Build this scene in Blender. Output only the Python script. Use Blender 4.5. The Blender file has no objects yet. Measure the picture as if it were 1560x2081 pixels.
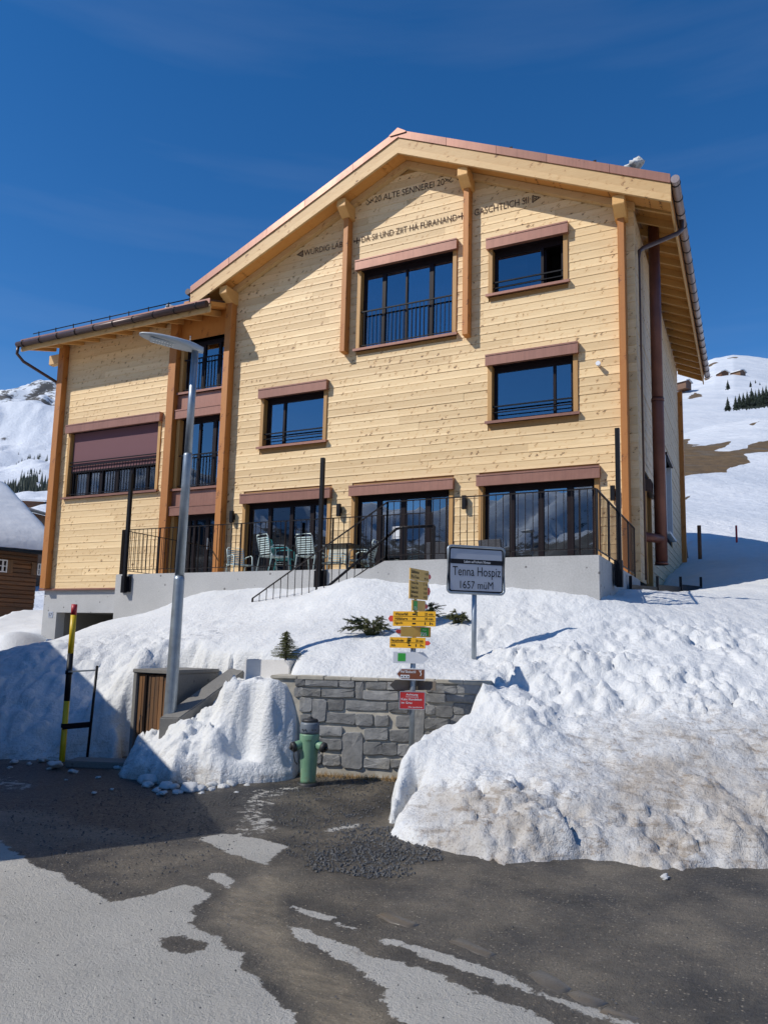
import bpy, bmesh, math, random
import numpy as np
from mathutils import Matrix, Vector
random.seed(7)
rng = np.random.default_rng(11)
scene = bpy.context.scene
COL = scene.collection

# ------------------------------------------------------------------ camera, light, exposure
EYE = 1.6
YAW, PITCH, ROLL = -0.453612918, 0.130745785, 0.0239504924
F_PX, CX, CY = 1531.17, 780.0, 1103.8
def cam_axes():
    fwd = Vector((math.sin(YAW)*math.cos(PITCH), math.cos(YAW)*math.cos(PITCH), math.sin(PITCH)))
    right = Vector((math.cos(YAW), -math.sin(YAW), 0)); up = right.cross(fwd)
    r = math.cos(ROLL)*right + math.sin(ROLL)*up
    u = -math.sin(ROLL)*right + math.cos(ROLL)*up
    return r, u, fwd
CR, CU, CF = cam_axes()
cd = bpy.data.cameras.new('camera'); cam = bpy.data.objects.new('camera', cd); COL.objects.link(cam)
cam.matrix_world = Matrix.Translation((0, 0, EYE)) @ Matrix((CR, CU, -CF)).transposed().to_4x4()
cd.sensor_fit = 'VERTICAL'; cd.sensor_height = 36.0; cd.lens = 36.0*F_PX/2081.0
cd.shift_y = (CY-1040.5)/2081.0; cd.clip_start = 0.05; cd.clip_end = 9000
scene.camera = cam

SUN_DIR = Vector((0.55, 0.60, -0.71)).normalized()
SUN_EL = math.asin(-SUN_DIR.z)
SUN_AZ = math.atan2(-SUN_DIR.x, -SUN_DIR.y)
w = bpy.data.worlds.new("World"); scene.world = w; w.use_nodes = True
nt = w.node_tree; nt.nodes.clear()
wo = nt.nodes.new('ShaderNodeOutputWorld'); bg = nt.nodes.new('ShaderNodeBackground')
sky = nt.nodes.new('ShaderNodeTexSky'); sky.sky_type = 'NISHITA'; sky.sun_disc = False
sky.sun_elevation = SUN_EL; sky.sun_rotation = SUN_AZ
sky.altitude = 2000; sky.air_density = 1.0; sky.dust_density = 0.0; sky.ozone_density = 1.0
hs = nt.nodes.new('ShaderNodeHueSaturation'); hs.inputs['Saturation'].default_value = 1.38; hs.inputs['Hue'].default_value = 0.505
hs.inputs['Value'].default_value = 1.0
tc = nt.nodes.new('ShaderNodeTexCoord'); mp = nt.nodes.new('ShaderNodeMapping')
mp.inputs['Rotation'].default_value = (0, 0, -0.45); mp.inputs['Scale'].default_value = (0.9, 1.0, 9.0)
nz = nt.nodes.new('ShaderNodeTexNoise'); nz.inputs['Scale'].default_value = 1.6; nz.inputs['Detail'].default_value = 6
rp = nt.nodes.new('ShaderNodeValToRGB'); rp.color_ramp.elements[0].position = 0.50; rp.color_ramp.elements[1].position = 0.9
rp.color_ramp.elements[1].color = (0.10, 0.10, 0.10, 1)
mx = nt.nodes.new('ShaderNodeMixRGB'); mx.inputs['Color2'].default_value = (4.0, 4.6, 5.6, 1)
L = nt.links
L.new(sky.outputs[0], hs.inputs['Color']); L.new(hs.outputs[0], mx.inputs['Color1'])
L.new(tc.outputs['Generated'], mp.inputs[0]); L.new(mp.outputs[0], nz.inputs['Vector']); L.new(nz.outputs['Fac'], rp.inputs[0])
L.new(rp.outputs[0], mx.inputs['Fac']); L.new(mx.outputs[0], bg.inputs['Color']); L.new(bg.outputs[0], wo.inputs[0])
bg.inputs['Strength'].default_value = 0.145
sl = bpy.data.lights.new('sun', 'SUN'); so = bpy.data.objects.new('sun', sl); COL.objects.link(so)
sl.energy = 4.0; sl.angle = math.radians(0.5); sl.color = (1.0, 0.95, 0.87)
so.rotation_mode = 'QUATERNION'; so.rotation_quaternion = SUN_DIR.to_track_quat('-Z', 'Y'); so.location = (-30, -30, 40)
vs = scene.view_settings; vs.view_transform = 'Standard'; vs.look = 'None'; vs.exposure = 0.0; vs.gamma = 1.0; vs.use_curve_mapping = False
scene.cycles.max_bounces = 6; scene.cycles.diffuse_bounces = 3; scene.cycles.transparent_max_bounces = 8
scene.cycles.use_denoising = True; scene.cycles.caustics_reflective = False; scene.cycles.caustics_refractive = False

# ------------------------------------------------------------------ helpers
UR, UF = Vector((math.cos(YAW), -math.sin(YAW))), Vector((math.sin(YAW), math.cos(YAW)))
def xy(u, v): return (u*UR.x+v*UF.x, u*UR.y+v*UF.y)
def uv_of(x, y): return (x*UR.x+y*UR.y, x*UF.x+y*UF.y)
def ray(px, py): return CR*((px-CX)/F_PX) - CU*((py-CY)/F_PX) + CF
def at(px, py, v):                       # point seen at a photo position, v metres ahead
    d = ray(px, py); t = v/(d.x*UF.x+d.y*UF.y); p = d*t; return Vector((p.x, p.y, p.z+EYE))
def at_z(px, py, z=0.0):                 # ... on a level plane
    d = ray(px, py); t = (z-EYE)/d.z; p = d*t; return Vector((p.x, p.y, z))
def at_y(px, py, Y):
    d = ray(px, py); p = d*(Y/d.y); return Vector((p.x, p.y, p.z+EYE))
def uvz(px, py, v):
    p = at(px, py, v); a = uv_of(p.x, p.y); return (a[0], a[1], p.z)
def guv(px, py, z=0.0):
    p = at_z(px, py, z); return uv_of(p.x, p.y)

WM = {}
def thing(name, label, cat, loc=(0, 0, 0), rotz=0.0, group=None):
    o = bpy.data.objects.new(name, None); COL.objects.link(o); o.empty_display_size = 0.2
    o.location = loc; o.rotation_euler = (0, 0, rotz); o['label'] = label; o['category'] = cat
    if group: o['group'] = group
    WM[o.name] = Matrix.Translation(loc) @ Matrix.Rotation(rotz, 4, 'Z')
    return o
def tag(o, label, cat, group=None):
    o['label'] = label; o['category'] = cat
    if group: o['group'] = group
    return o
def link_mesh(name, me, mats, parent=None):
    o = bpy.data.objects.new(name, me); COL.objects.link(o)
    for m in (mats if isinstance(mats, (list, tuple)) else [mats]): me.materials.append(m)
    if parent is not None:
        o.parent = parent; WM[o.name] = WM[parent.name]
    else: WM[o.name] = Matrix.Identity(4)
    return o
class MB:
    def __init__(s): s.v = []; s.f = []; s.sm = []; s.mi = []
    def add(s, vs, fs, smooth=False, mi=0):
        n = len(s.v); s.v += [tuple(p) for p in vs]
        for f in fs: s.f.append(tuple(i+n for i in f)); s.sm.append(smooth); s.mi.append(mi)
        return s
    def box(s, a, b, mi=0, M=None):
        x0, y0, z0 = a; x1, y1, z1 = b
        vs = [(x0,y0,z0),(x1,y0,z0),(x1,y1,z0),(x0,y1,z0),(x0,y0,z1),(x1,y0,z1),(x1,y1,z1),(x0,y1,z1)]
        if M is not None: vs = [M @ Vector(p) for p in vs]
        return s.add(vs, [(0,3,2,1),(4,5,6,7),(0,1,5,4),(1,2,6,5),(2,3,7,6),(3,0,4,7)], mi=mi)
    def cbox(s, a, b, c=0.006, mi=0):        # box with all long edges chamfered (8-gon section extruded along the longest axis)
        d = [b[i]-a[i] for i in range(3)]; ax = d.index(max(d)); o = [i for i in range(3) if i != ax]
        p0, p1 = a[o[0]], b[o[0]]; q0, q1 = a[o[1]], b[o[1]]
        sec = [(p0+c,q0),(p1-c,q0),(p1,q0+c),(p1,q1-c),(p1-c,q1),(p0+c,q1),(p0,q1-c),(p0,q0+c)]
        return s.prism(sec, ax, a[ax], b[ax], mi=mi)
    def prism(s, sec, ax, a0, a1, mi=0, smooth=False, M=None):
        o = [i for i in range(3) if i != ax]; vs = []
        for t in (a0, a1):
            for p, q in sec:
                c = [0, 0, 0]; c[ax] = t; c[o[0]] = p; c[o[1]] = q; vs.append(Vector(c))
        if M is not None: vs = [M @ p for p in vs]
        n = len(sec); fs = [tuple(range(n))[::-1], tuple(range(n, 2*n))]
        k = len(s.f)
        s.add(vs, fs, False, mi); s.add(vs, [(i, (i+1) % n, (i+1) % n+n, i+n) for i in range(n)], smooth, mi)
        return s
    def tube(s, pts, r, n=8, mi=0, cap=True, smooth=True):
        pts = [Vector(p) for p in pts]; rs = r if isinstance(r, (list, tuple)) else [r]*len(pts); vs = []
        ref = None
        for i, p in enumerate(pts):
            t = (pts[min(i+1, len(pts)-1)]-pts[max(i-1, 0)])
            if t.length < 1e-9: t = Vector((0, 0, 1))
            t.normalize()
            if ref is None: ref = Vector((0, 0, 1)) if abs(t.z) < 0.9 else Vector((1, 0, 0))
            a = t.cross(ref)
            if a.length < 1e-6: a = t.cross(Vector((0, 1, 0)))
            a.normalize(); b = t.cross(a); b.normalize(); ref = -b if False else ref
            for k in range(n):
                g = 2*math.pi*k/n; vs.append(p+a*math.cos(g)*rs[i]+b*math.sin(g)*rs[i])
        fs = []
        for i in range(len(pts)-1):
            for k in range(n): fs.append((i*n+k, i*n+(k+1) % n, (i+1)*n+(k+1) % n, (i+1)*n+k))
        s.add(vs, fs, smooth, mi)
        if cap:
            s.add(vs[:n], [tuple(range(n))], False, mi); s.add(vs[-n:], [tuple(range(n))[::-1]], False, mi)
        return s
    def bar(s, a, b, w, h=None, mi=0, up=(0, 0, 1)):          # square bar between two points
        a, b = Vector(a), Vector(b); h = h or w; t = (b-a).normalized(); u = Vector(up)
        if abs(t.dot(u)) > 0.98: u = Vector((0, 1, 0))
        x = t.cross(u).normalized(); y = x.cross(t).normalized(); vs = []
        for p in (a, b):
            for sx, sy in ((-1,-1),(1,-1),(1,1),(-1,1)): vs.append(p+x*sx*w/2+y*sy*h/2)
        return s.add(vs, [(0,1,2,3),(7,6,5,4),(0,4,5,1),(1,5,6,2),(2,6,7,3),(3,7,4,0)], mi=mi)
    def lathe(s, prof, c=(0, 0, 0), n=20, mi=0):
        vs = []
        for r, z in prof:
            for k in range(n):
                g = 2*math.pi*k/n; vs.append((c[0]+r*math.cos(g), c[1]+r*math.sin(g), c[2]+z))
        fs = [(i*n+k, i*n+(k+1) % n, (i+1)*n+(k+1) % n, (i+1)*n+k) for i in range(len(prof)-1) for k in range(n)]
        s.add(vs, fs, True, mi); s.add(vs[:n], [tuple(range(n))[::-1]], False, mi); s.add(vs[-n:], [tuple(range(n))], False, mi)
        return s
    def build(s, name, mats, parent=None, local=False, bevel=0.0):
        me = bpy.data.meshes.new(name); vs = s.v
        if parent is not None and not local:
            Mi = WM[parent.name].inverted(); vs = [tuple(Mi @ Vector(p)) for p in vs]
        me.from_pydata(vs, [], s.f); me.polygons.foreach_set('use_smooth', s.sm); me.polygons.foreach_set('material_index', s.mi)
        bm = bmesh.new(); bm.from_mesh(me); bmesh.ops.remove_doubles(bm, verts=bm.verts, dist=1e-5)
        if bevel: bmesh.ops.bevel(bm, geom=[e for e in bm.edges if e.is_manifold and e.calc_face_angle(0) > 0.6], offset=bevel, segments=2, affect='EDGES', clamp_overlap=True)
        bmesh.ops.recalc_face_normals(bm, faces=bm.faces); bm.to_mesh(me); bm.free()
        return link_mesh(name, me, mats, parent)
def copy_tree(o, parent=None):
    c = o.copy(); COL.objects.link(c); c.parent = parent
    for ch in list(o.children): copy_tree(ch, c)
    return c
def text(name, s, mat, parent, O, ex, ey, width, height, lift=0.002, align='L', bold=0.0):
    """Flat print: the words fitted into width x height, lower left corner at O (world), along ex, up ey."""
    cu = bpy.data.curves.new('t', 'FONT'); cu.body = s; cu.resolution_u = 3; cu.offset = bold
    t = bpy.data.objects.new('t', cu); COL.objects.link(t); dg = bpy.context.evaluated_depsgraph_get(); dg.update()
    me = bpy.data.meshes.new_from_object(t.evaluated_get(dg)); bpy.data.objects.remove(t); bpy.data.curves.remove(cu)
    co = np.empty(len(me.vertices)*3); me.vertices.foreach_get('co', co); co = co.reshape(-1, 3)
    lo, hi = co.min(0), co.max(0); sx = width/(hi[0]-lo[0]); sy = height/(hi[1]-lo[1])
    ex, ey = Vector(ex).normalized(), Vector(ey).normalized(); n = ex.cross(ey)
    Mi = WM[parent.name].inverted() if parent is not None else Matrix.Identity(4)
    for i, vtx in enumerate(me.vertices):
        a = (co[i, 0]-lo[0])*sx; b = (co[i, 1]-lo[1])*sy
        vtx.co = Mi @ (Vector(O)+ex*a+ey*b+n*lift)
    me.materials.clear()
    return link_mesh(name, me, mat, parent)

# numpy noise
PERM = rng.permutation(512)
def vnoise(x, y, seed=0):
    xi = np.floor(x).astype(int); yi = np.floor(y).astype(int); xf = x-xi; yf = y-yi
    def h(a, b): return (PERM[(PERM[(a+seed*17) & 511]+b+seed*31) & 511]/511.0)
    sx = xf*xf*xf*(xf*(xf*6-15)+10); sy = yf*yf*yf*(yf*(yf*6-15)+10)
    return (h(xi,yi)*(1-sx)+h(xi+1,yi)*sx)*(1-sy)+(h(xi,yi+1)*(1-sx)+h(xi+1,yi+1)*sx)*sy
def fbm(x, y, oct=4, seed=0, gain=0.5):
    r = 0; a = 1; tot = 0
    for i in range(oct):
        r = r+a*(vnoise(x*2**i+i*13.7, y*2**i+i*7.1, seed+i)*2-1); tot += a; a *= gain
    return r/tot
def billow(x, y, oct=4, seed=0, gain=0.5):
    r = 0; a = 1; tot = 0
    for i in range(oct):
        r = r+a*np.abs(vnoise(x*2**i+i*3.7, y*2**i+i*9.1, seed+i)*2-1); tot += a; a *= gain
    return r/tot
def chunks(x, y, seed=0, jit=0.9):
    """Broken blocks: every cell is a tilted facet at its own height, with cracks between."""
    xi = np.floor(x).astype(int); yi = np.floor(y).astype(int); d1 = np.full(x.shape, 9.0); d2 = np.full(x.shape, 9.0); hh = np.zeros(x.shape)
    def h(a, b, k): return PERM[(PERM[(PERM[(a+seed*17) & 511]+b) & 511]+k*71) & 511]/511.0
    for i in (-1, 0, 1):
        for j in (-1, 0, 1):
            a, b = xi+i, yi+j; px = a+0.5+(h(a, b, 1)-0.5)*jit; py = b+0.5+(h(a, b, 2)-0.5)*jit; dx, dy = x-px, y-py; d = dx*dx+dy*dy
            val = h(a, b, 3)+(h(a, b, 4)-0.5)*1.5*dx+(h(a, b, 5)-0.5)*1.5*dy; n = d < d1
            d2 = np.where(n, d1, np.minimum(d2, d)); hh = np.where(n, val, hh); d1 = np.where(n, d, d1)
    e = np.clip((np.sqrt(d2)-np.sqrt(d1))/0.22, 0, 1)
    return (hh-0.5)*(e*e*(3-2*e))-0.35*(1-e)
def tps(P, Z, reg=1e-3):
    P = np.array(P, float); Z = np.array(Z, float); n = len(P)
    U = lambda r2: np.where(r2 > 1e-12, r2*np.log(np.maximum(r2, 1e-12))*0.5, 0)
    K = U(((P[:, None]-P[None])**2).sum(-1))+reg*np.eye(n); Q = np.c_[np.ones(n), P]
    A = np.block([[K, Q], [Q.T, np.zeros((3, 3))]]); c = np.linalg.solve(A, np.r_[Z, 0, 0, 0])
    def f(u, v):
        s = c[n]+c[n+1]*u+c[n+2]*v
        for i in range(n): s = s+c[i]*U((u-P[i, 0])**2+(v-P[i, 1])**2)
        return s
    return f
def sdpoly(u, v, poly):                  # signed distance, positive inside
    P = np.array(poly, float); d = np.full(u.shape, 1e9); ins = np.zeros(u.shape, bool)
    for i in range(len(P)):
        a = P[i]; b = P[(i+1) % len(P)]; e = b-a; wx = u-a[0]; wy = v-a[1]
        t = np.clip((wx*e[0]+wy*e[1])/(e@e+1e-12), 0, 1); d = np.minimum(d, (wx-e[0]*t)**2+(wy-e[1]*t)**2)
        if a[1] != b[1]:
            c = ((a[1] > v) != (b[1] > v)) & (u < (b[0]-a[0])*(v-a[1])/(b[1]-a[1])+a[0]); ins ^= c
    return np.where(ins, 1, -1)*np.sqrt(d)
def axis(*segs):
    out = []
    for a, b, st in segs: out += list(np.arange(a, b, st))
    out.append(segs[-1][1]); return np.array(out)
def sstep(a, b, x):
    t = np.clip((x-a)/(b-a), 0, 1); return t*t*(3-2*t)
def grid_obj(name, us, vs, H, mat, keep=None, attrs=None, parent=None, smooth=True, to_xy=True):
    nu, nv = H.shape[1], H.shape[0]; U, V = np.meshgrid(us, vs)
    if to_xy: X = U*UR.x+V*UF.x; Y = U*UR.y+V*UF.y
    else: X, Y = U, V
    return grid_xyz(name, X, Y, H, mat, keep, attrs, parent, smooth)
def grid_xyz(name, X, Y, H, mat, keep=None, attrs=None, parent=None, smooth=True):
    nv, nu = H.shape; co = np.c_[X.ravel(), Y.ravel(), H.ravel()]
    idx = np.arange(nu*nv).reshape(nv, nu)
    F = np.stack([idx[:-1, :-1], idx[:-1, 1:], idx[1:, 1:], idx[1:, :-1]], -1).reshape(-1, 4)
    if keep is not None: F = F[keep.ravel()[F].any(1)]
    used = np.unique(F); rm = np.full(nu*nv, -1); rm[used] = np.arange(len(used)); F = rm[F]; co = co[used]
    me = bpy.data.meshes.new(name); me.vertices.add(len(co)); me.vertices.foreach_set('co', co.ravel())
    me.loops.add(F.size); me.loops.foreach_set('vertex_index', F.ravel().astype(np.int32))
    me.polygons.add(len(F)); me.polygons.foreach_set('loop_start', np.arange(0, F.size, 4, dtype=np.int32))
    me.polygons.foreach_set('loop_total', np.full(len(F), 4, np.int32)); me.update(); me.validate()
    me.polygons.foreach_set('use_smooth', np.full(len(me.polygons), smooth))
    for k, a in (attrs or {}).items():
        at_ = me.attributes.new(k, 'FLOAT', 'POINT'); at_.data.foreach_set('value', a.ravel()[used].astype(np.float32))
    return link_mesh(name, me, mat, parent)

# ------------------------------------------------------------------ materials
class N:
    def __init__(s, name):
        s.m = bpy.data.materials.new(name); s.m.use_nodes = True; s.t = s.m.node_tree; s.t.nodes.clear()
        s.out = s.n('ShaderNodeOutputMaterial'); s.b = s.n('ShaderNodeBsdfPrincipled'); s.l(s.b.outputs[0], s.out.inputs[0])
    def n(s, ty, **k):
        x = s.t.nodes.new(ty)
        for a, b in k.items():
            if a.startswith('i_'): x.inputs[a[2:].replace('_', ' ')].default_value = b
            else: setattr(x, a, b)
        return x
    def l(s, a, b): s.t.links.new(a, b)
    def coord(s, scale=(1, 1, 1), kind='Object', rnd=0.0):
        c = s.n('ShaderNodeTexCoord'); m = s.n('ShaderNodeMapping'); m.inputs['Scale'].default_value = scale
        s.l(c.outputs[kind], m.inputs[0])
        if rnd:
            oi = s.n('ShaderNodeObjectInfo'); k = s.n('ShaderNodeMath', operation='MULTIPLY'); k.inputs[1].default_value = rnd
            s.l(oi.outputs['Random'], k.inputs[0]); s.l(k.outputs[0], m.inputs['Location'])
        return m.outputs[0]
    def noise(s, vec, scale, detail=4, rough=0.55, dist=0.0):
        x = s.n('ShaderNodeTexNoise'); x.inputs['Scale'].default_value = scale; x.inputs['Detail'].default_value = detail
        x.inputs['Roughness'].default_value = rough; x.inputs['Distortion'].default_value = dist
        s.l(vec, x.inputs['Vector']); return x.outputs['Fac']
    def ramp(s, fac, stops):
        r = s.n('ShaderNodeValToRGB'); e = r.color_ramp.elements
        while len(e) < len(stops): e.new(0.5)
        for i, (p, c) in enumerate(stops):
            e[i].position = p; e[i].color = (c, c, c, 1) if not isinstance(c, (tuple, list)) else (*c, 1)
        s.l(fac, r.inputs[0]); return r.outputs[0]
    def mix(s, fac, a, b, mode='MIX'):
        x = s.n('ShaderNodeMixRGB', blend_type=mode)
        for i, q in ((0, fac), (1, a), (2, b)):
            if hasattr(q, 'links') or hasattr(q, 'is_linked'): s.l(q, x.inputs[i])
            elif isinstance(q, (int, float)): x.inputs[i].default_value = q if i == 0 else (q, q, q, 1)
            else: x.inputs[i].default_value = (*q, 1)
        return x.outputs[0]
    def math(s, op, a, b=0.0):
        x = s.n('ShaderNodeMath', operation=op)
        for i, q in ((0, a), (1, b)):
            if isinstance(q, (int, float)): x.inputs[i].default_value = q
            else: s.l(q, x.inputs[i])
        return x.outputs[0]
    def attr(s, name): return s.n('ShaderNodeAttribute', attribute_name=name).outputs['Fac']
    def rnd(s): return s.n('ShaderNodeObjectInfo').outputs['Random']
    def col(s, c):
        if isinstance(c, tuple): s.b.inputs['Base Color'].default_value = (*c, 1)
        else: s.l(c, s.b.inputs['Base Color'])
        return s
    def rough(s, r):
        if isinstance(r, (int, float)): s.b.inputs['Roughness'].default_value = r
        else: s.l(r, s.b.inputs['Roughness'])
        return s
    def metal(s, v): s.b.inputs['Metallic'].default_value = v; return s
    def bump(s, h, strength=0.3, dist=0.02):
        x = s.n('ShaderNodeBump'); x.inputs['Strength'].default_value = strength; x.inputs['Distance'].default_value = dist
        s.l(h, x.inputs['Height']); s.l(x.outputs[0], s.b.inputs['Normal']); return s
def plain(name, c, rough=0.5, metal=0.0, var=0.12, scale=6.0, bump=0.0):
    k = N(name); v = k.coord()
    if max(c) < 0.03: k.b.inputs['Specular IOR Level'].default_value = 0.18
    n = k.noise(v, scale, 5)
    f = k.ramp(n, [(0.3, 1-var), (0.7, 1+var)])
    k.col(k.mix(1.0, tuple(c), f, 'MULTIPLY')).rough(rough).metal(metal)
    k.rough(k.math('ADD', k.math('MULTIPLY', n, 0.2), rough-0.1))
    if bump: k.bump(n, bump, 0.01)
    return k.m
def wood(name, c, dark, grain_axis='x', knots=True, tone=0.12, rough=0.55, kscale=1.0, weather=0.0):
    """Spruce: long grain, growth streaks, small dark knots; each board has its own tone and offset."""
    k = N(name)
    sc = {'x': (0.6, 9, 9), 'y': (9, 0.6, 9), 'z': (9, 9, 0.6)}[grain_axis]
    v = k.coord(sc, rnd=37.0); g = k.noise(v, 3.0, 6, 0.6, 0.6)
    col = k.mix(k.ramp(g, [(0.35, 0.0), (0.75, 0.55)]), c, tuple(a*b for a, b in zip(c, (0.80, 0.72, 0.60))))
    v2 = k.coord(rnd=11.0); big = k.noise(v2, 0.9, 3)
    col = k.mix(k.ramp(big, [(0.35, 0.0), (0.7, 0.35)]), col, tuple(a*b for a, b in zip(c, (0.86, 0.78, 0.66))))
    h = g
    if knots:
        ks = {'x': (7.4, 1, 5.4), 'y': (1, 7.4, 5.4), 'z': (7, 7, 3.0)}[grain_axis]
        ks = tuple(q*kscale for q in ks)
        sp3 = k.n('ShaderNodeSeparateXYZ'); k.l(k.coord(ks, rnd=53.0), sp3.inputs[0]); cb3 = k.n('ShaderNodeCombineXYZ')
        k.l(k.math('ADD', sp3.outputs[0], sp3.outputs[1]) if grain_axis == 'z' else sp3.outputs[0 if grain_axis == 'x' else 1], cb3.inputs[0]); k.l(sp3.outputs[2], cb3.inputs[1]); v3 = cb3.outputs[0]
        wob = k.noise(k.coord((9, 9, 26), rnd=5.0), 1.5, 3)
        vo = k.n('ShaderNodeTexVoronoi', voronoi_dimensions='2D'); vo.inputs['Scale'].default_value = 1.0; vo.inputs['Randomness'].default_value = 1.0
        off = k.n('ShaderNodeVectorMath', operation='MULTIPLY_ADD'); off.inputs[1].default_value = (1.5, 0.9, 0.6)
        k.l(wob, off.inputs[0]); k.l(v3, off.inputs[2]); k.l(off.outputs[0], vo.inputs['Vector'])
        sep = k.n('ShaderNodeSeparateColor'); k.l(vo.outputs['Color'], sep.inputs[0])
        dens = k.math('MULTIPLY', k.math('SUBTRACT', k.noise(k.coord((0.5, 0.5, 0.9), rnd=71.0), 1.0, 3), 0.42), 1.6)
        size = k.math('MULTIPLY', k.math('ADD', k.math('SUBTRACT', sep.outputs[0], 0.34), dens), 0.215)
        kn = k.math('SUBTRACT', size, vo.outputs['Distance'])
        core = k.ramp(k.math('MULTIPLY', kn, 12.0), [(0.0, 0.0), (0.7, 1.0)])
        halo = k.ramp(k.math('ADD', k.math('MULTIPLY', kn, 2.2), 0.36), [(0.0, 0.0), (0.40, 0.6)])
        col = k.mix(halo, col, tuple(a*b for a, b in zip(c, (0.80, 0.62, 0.42))))
        col = k.mix(k.math('MULTIPLY', core, k.math('ADD', 0.45, k.math('MULTIPLY', sep.outputs[1], 0.55))), col, dark)
        h = k.math('SUBTRACT', g, core)
    r = k.rnd()
    col = k.mix(1.0, col, k.ramp(r, [(0.0, (1-tone, 1-tone*1.25, 1-tone*1.6)), (1.0, (1+tone, 1+tone, 1+tone))]), 'MULTIPLY')
    if weather:
        wv = k.noise(k.coord({'x': (0.5, 4, 4), 'y': (4, .5, 4), 'z': (6, 6, 0.5)}[grain_axis]), 1.6, 5)
        col = k.mix(k.ramp(wv, [(0.35, 0.0), (0.75, weather)]), col, (0.055, 0.045, 0.036))
    k.col(col).rough(rough); k.bump(h, 0.25, 0.006)
    return k.m
M = {}
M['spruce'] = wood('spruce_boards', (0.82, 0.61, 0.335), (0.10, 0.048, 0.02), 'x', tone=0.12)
M['spruce_y'] = wood('spruce_boards_side', (0.74, 0.57, 0.36), (0.15, 0.07, 0.025), 'y')
M['beam'] = wood('oiled_spruce_posts', (0.50, 0.20, 0.042), (0.10, 0.04, 0.012), 'z', kscale=0.7)
M['beam_light'] = wood('spruce_roof_timber', (0.68, 0.46, 0.215), (0.14, 0.06, 0.02), 'x', kscale=0.7)
M['rafter'] = wood('spruce_rafter', (0.74, 0.43, 0.145), (0.13, 0.055, 0.02), 'y', knots=False)
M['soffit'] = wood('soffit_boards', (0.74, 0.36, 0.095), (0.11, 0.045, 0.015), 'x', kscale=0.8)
M['jamb'] = wood('window_jamb_wood', (0.50, 0.285, 0.095), (0.12, 0.05, 0.02), 'z', knots=False)
M['old_wood'] = wood('weathered_boards', (0.25, 0.125, 0.05), (0.03, 0.02, 0.012), 'z', weather=0.85, tone=0.2)
M['barn_wood'] = wood('sunburnt_barn_wood', (0.20, 0.085, 0.03), (0.03, 0.02, 0.01), 'x', weather=0.8, tone=0.25)
M['grey_wood'] = wood('grey_timber', (0.17, 0.145, 0.12), (0.04, 0.035, 0.03), 'x', weather=0.4)
def copper(name, c, c2, rough):
    k = N(name); v = k.coord((1, 1, 1), rnd=19.0); n = k.noise(v, 2.2, 6, 0.6); st = k.noise(k.coord((14, 14, 0.7), rnd=3.0), 1.2, 4)
    col = k.mix(k.ramp(n, [(0.3, 0.0), (0.72, 1.0)]), c, c2); col = k.mix(k.ramp(st, [(0.45, 0.0), (0.8, 0.45)]), col, tuple(q*0.5 for q in c))
    col = k.mix(1.0, col, k.ramp(k.rnd(), [(0.0, 0.82), (1.0, 1.12)]), 'MULTIPLY')
    k.col(col).metal(0.3).rough(k.ramp(n, [(0.2, rough-0.08), (0.8, rough+0.15)])); k.bump(n, 0.05, 0.01); return k.m
M['copper'] = copper('browned_copper', (0.42, 0.205, 0.135), (0.26, 0.12, 0.085), 0.33)
M['copper_dark'] = copper('dark_copper', (0.095, 0.055, 0.045), (0.06, 0.038, 0.034), 0.34)
M['copper_flue'] = copper('reddish_copper_pipe', (0.20, 0.075, 0.048), (0.12, 0.045, 0.035), 0.42)
def concrete(name, c, holes=True):
    k = N(name); v = k.coord(); a = k.noise(v, 1.1, 6, 0.6); b = k.noise(v, 40, 3)
    col = k.mix(k.ramp(a, [(0.3, 0.0), (0.7, 1.0)]), tuple(q*0.88 for q in c), tuple(q*1.08 for q in c))
    col = k.mix(0.25, col, b, 'OVERLAY'); h = b
    if holes:
        vo = k.n('ShaderNodeTexVoronoi'); vo.inputs['Scale'].default_value = 6.5; k.l(v, vo.inputs['Vector'])
        sep = k.n('ShaderNodeSeparateColor'); k.l(vo.outputs['Color'], sep.inputs[0])
        p = k.ramp(k.math('SUBTRACT', k.math('MULTIPLY', k.math('SUBTRACT', sep.outputs[0], 0.40), 0.36), vo.outputs['Distance']), [(0.0, 0.0), (0.06, 1.0)])
        col = k.mix(k.math('MULTIPLY', p, 0.8), col, (0.10, 0.095, 0.09)); h = k.math('SUBTRACT', b, k.math('MULTIPLY', p, 3.0))
    k.col(col).rough(0.85); k.bump(h, 0.25, 0.006); return k.m
M['concrete'] = concrete('fair_faced_concrete', (0.44, 0.435, 0.42))
M['concrete_old'] = concrete('old_concrete', (0.21, 0.20, 0.18))
M['mortar'] = plain('wall_mortar', (0.47, 0.43, 0.35), 0.95, 0, 0.25, 7, 0.6)
M['frame'] = plain('dark_brown_window_metal', (0.013, 0.008, 0.009), 0.45, 0.0)
M['iron'] = plain('black_painted_steel', (0.009, 0.009, 0.011), 0.42, 0.0)
M['iron_brown'] = plain('dark_bronze_steel', (0.014, 0.010, 0.009), 0.42, 0.0)
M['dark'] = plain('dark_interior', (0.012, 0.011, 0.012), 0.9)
M['blind'] = plain('mauve_textile_blind', (0.155, 0.066, 0.074), 0.8, 0, 0.05, 30)
M['curtain'] = plain('pale_blue_curtain', (0.26, 0.31, 0.44), 0.9, 0, 0.08, 3)
M['galv'] = plain('galvanised_steel', (0.33, 0.37, 0.40), 0.42, 0.65, 0.14, 9)
M['lamp_grey'] = plain('light_grey_lamp_housing', (0.46, 0.49, 0.50), 0.45, 0.1, 0.04)
M['lamp_led'] = plain('led_lens', (0.75, 0.76, 0.74), 0.2)
M['white'] = plain('white_paint', (0.74, 0.75, 0.76), 0.45, 0, 0.05)
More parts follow.
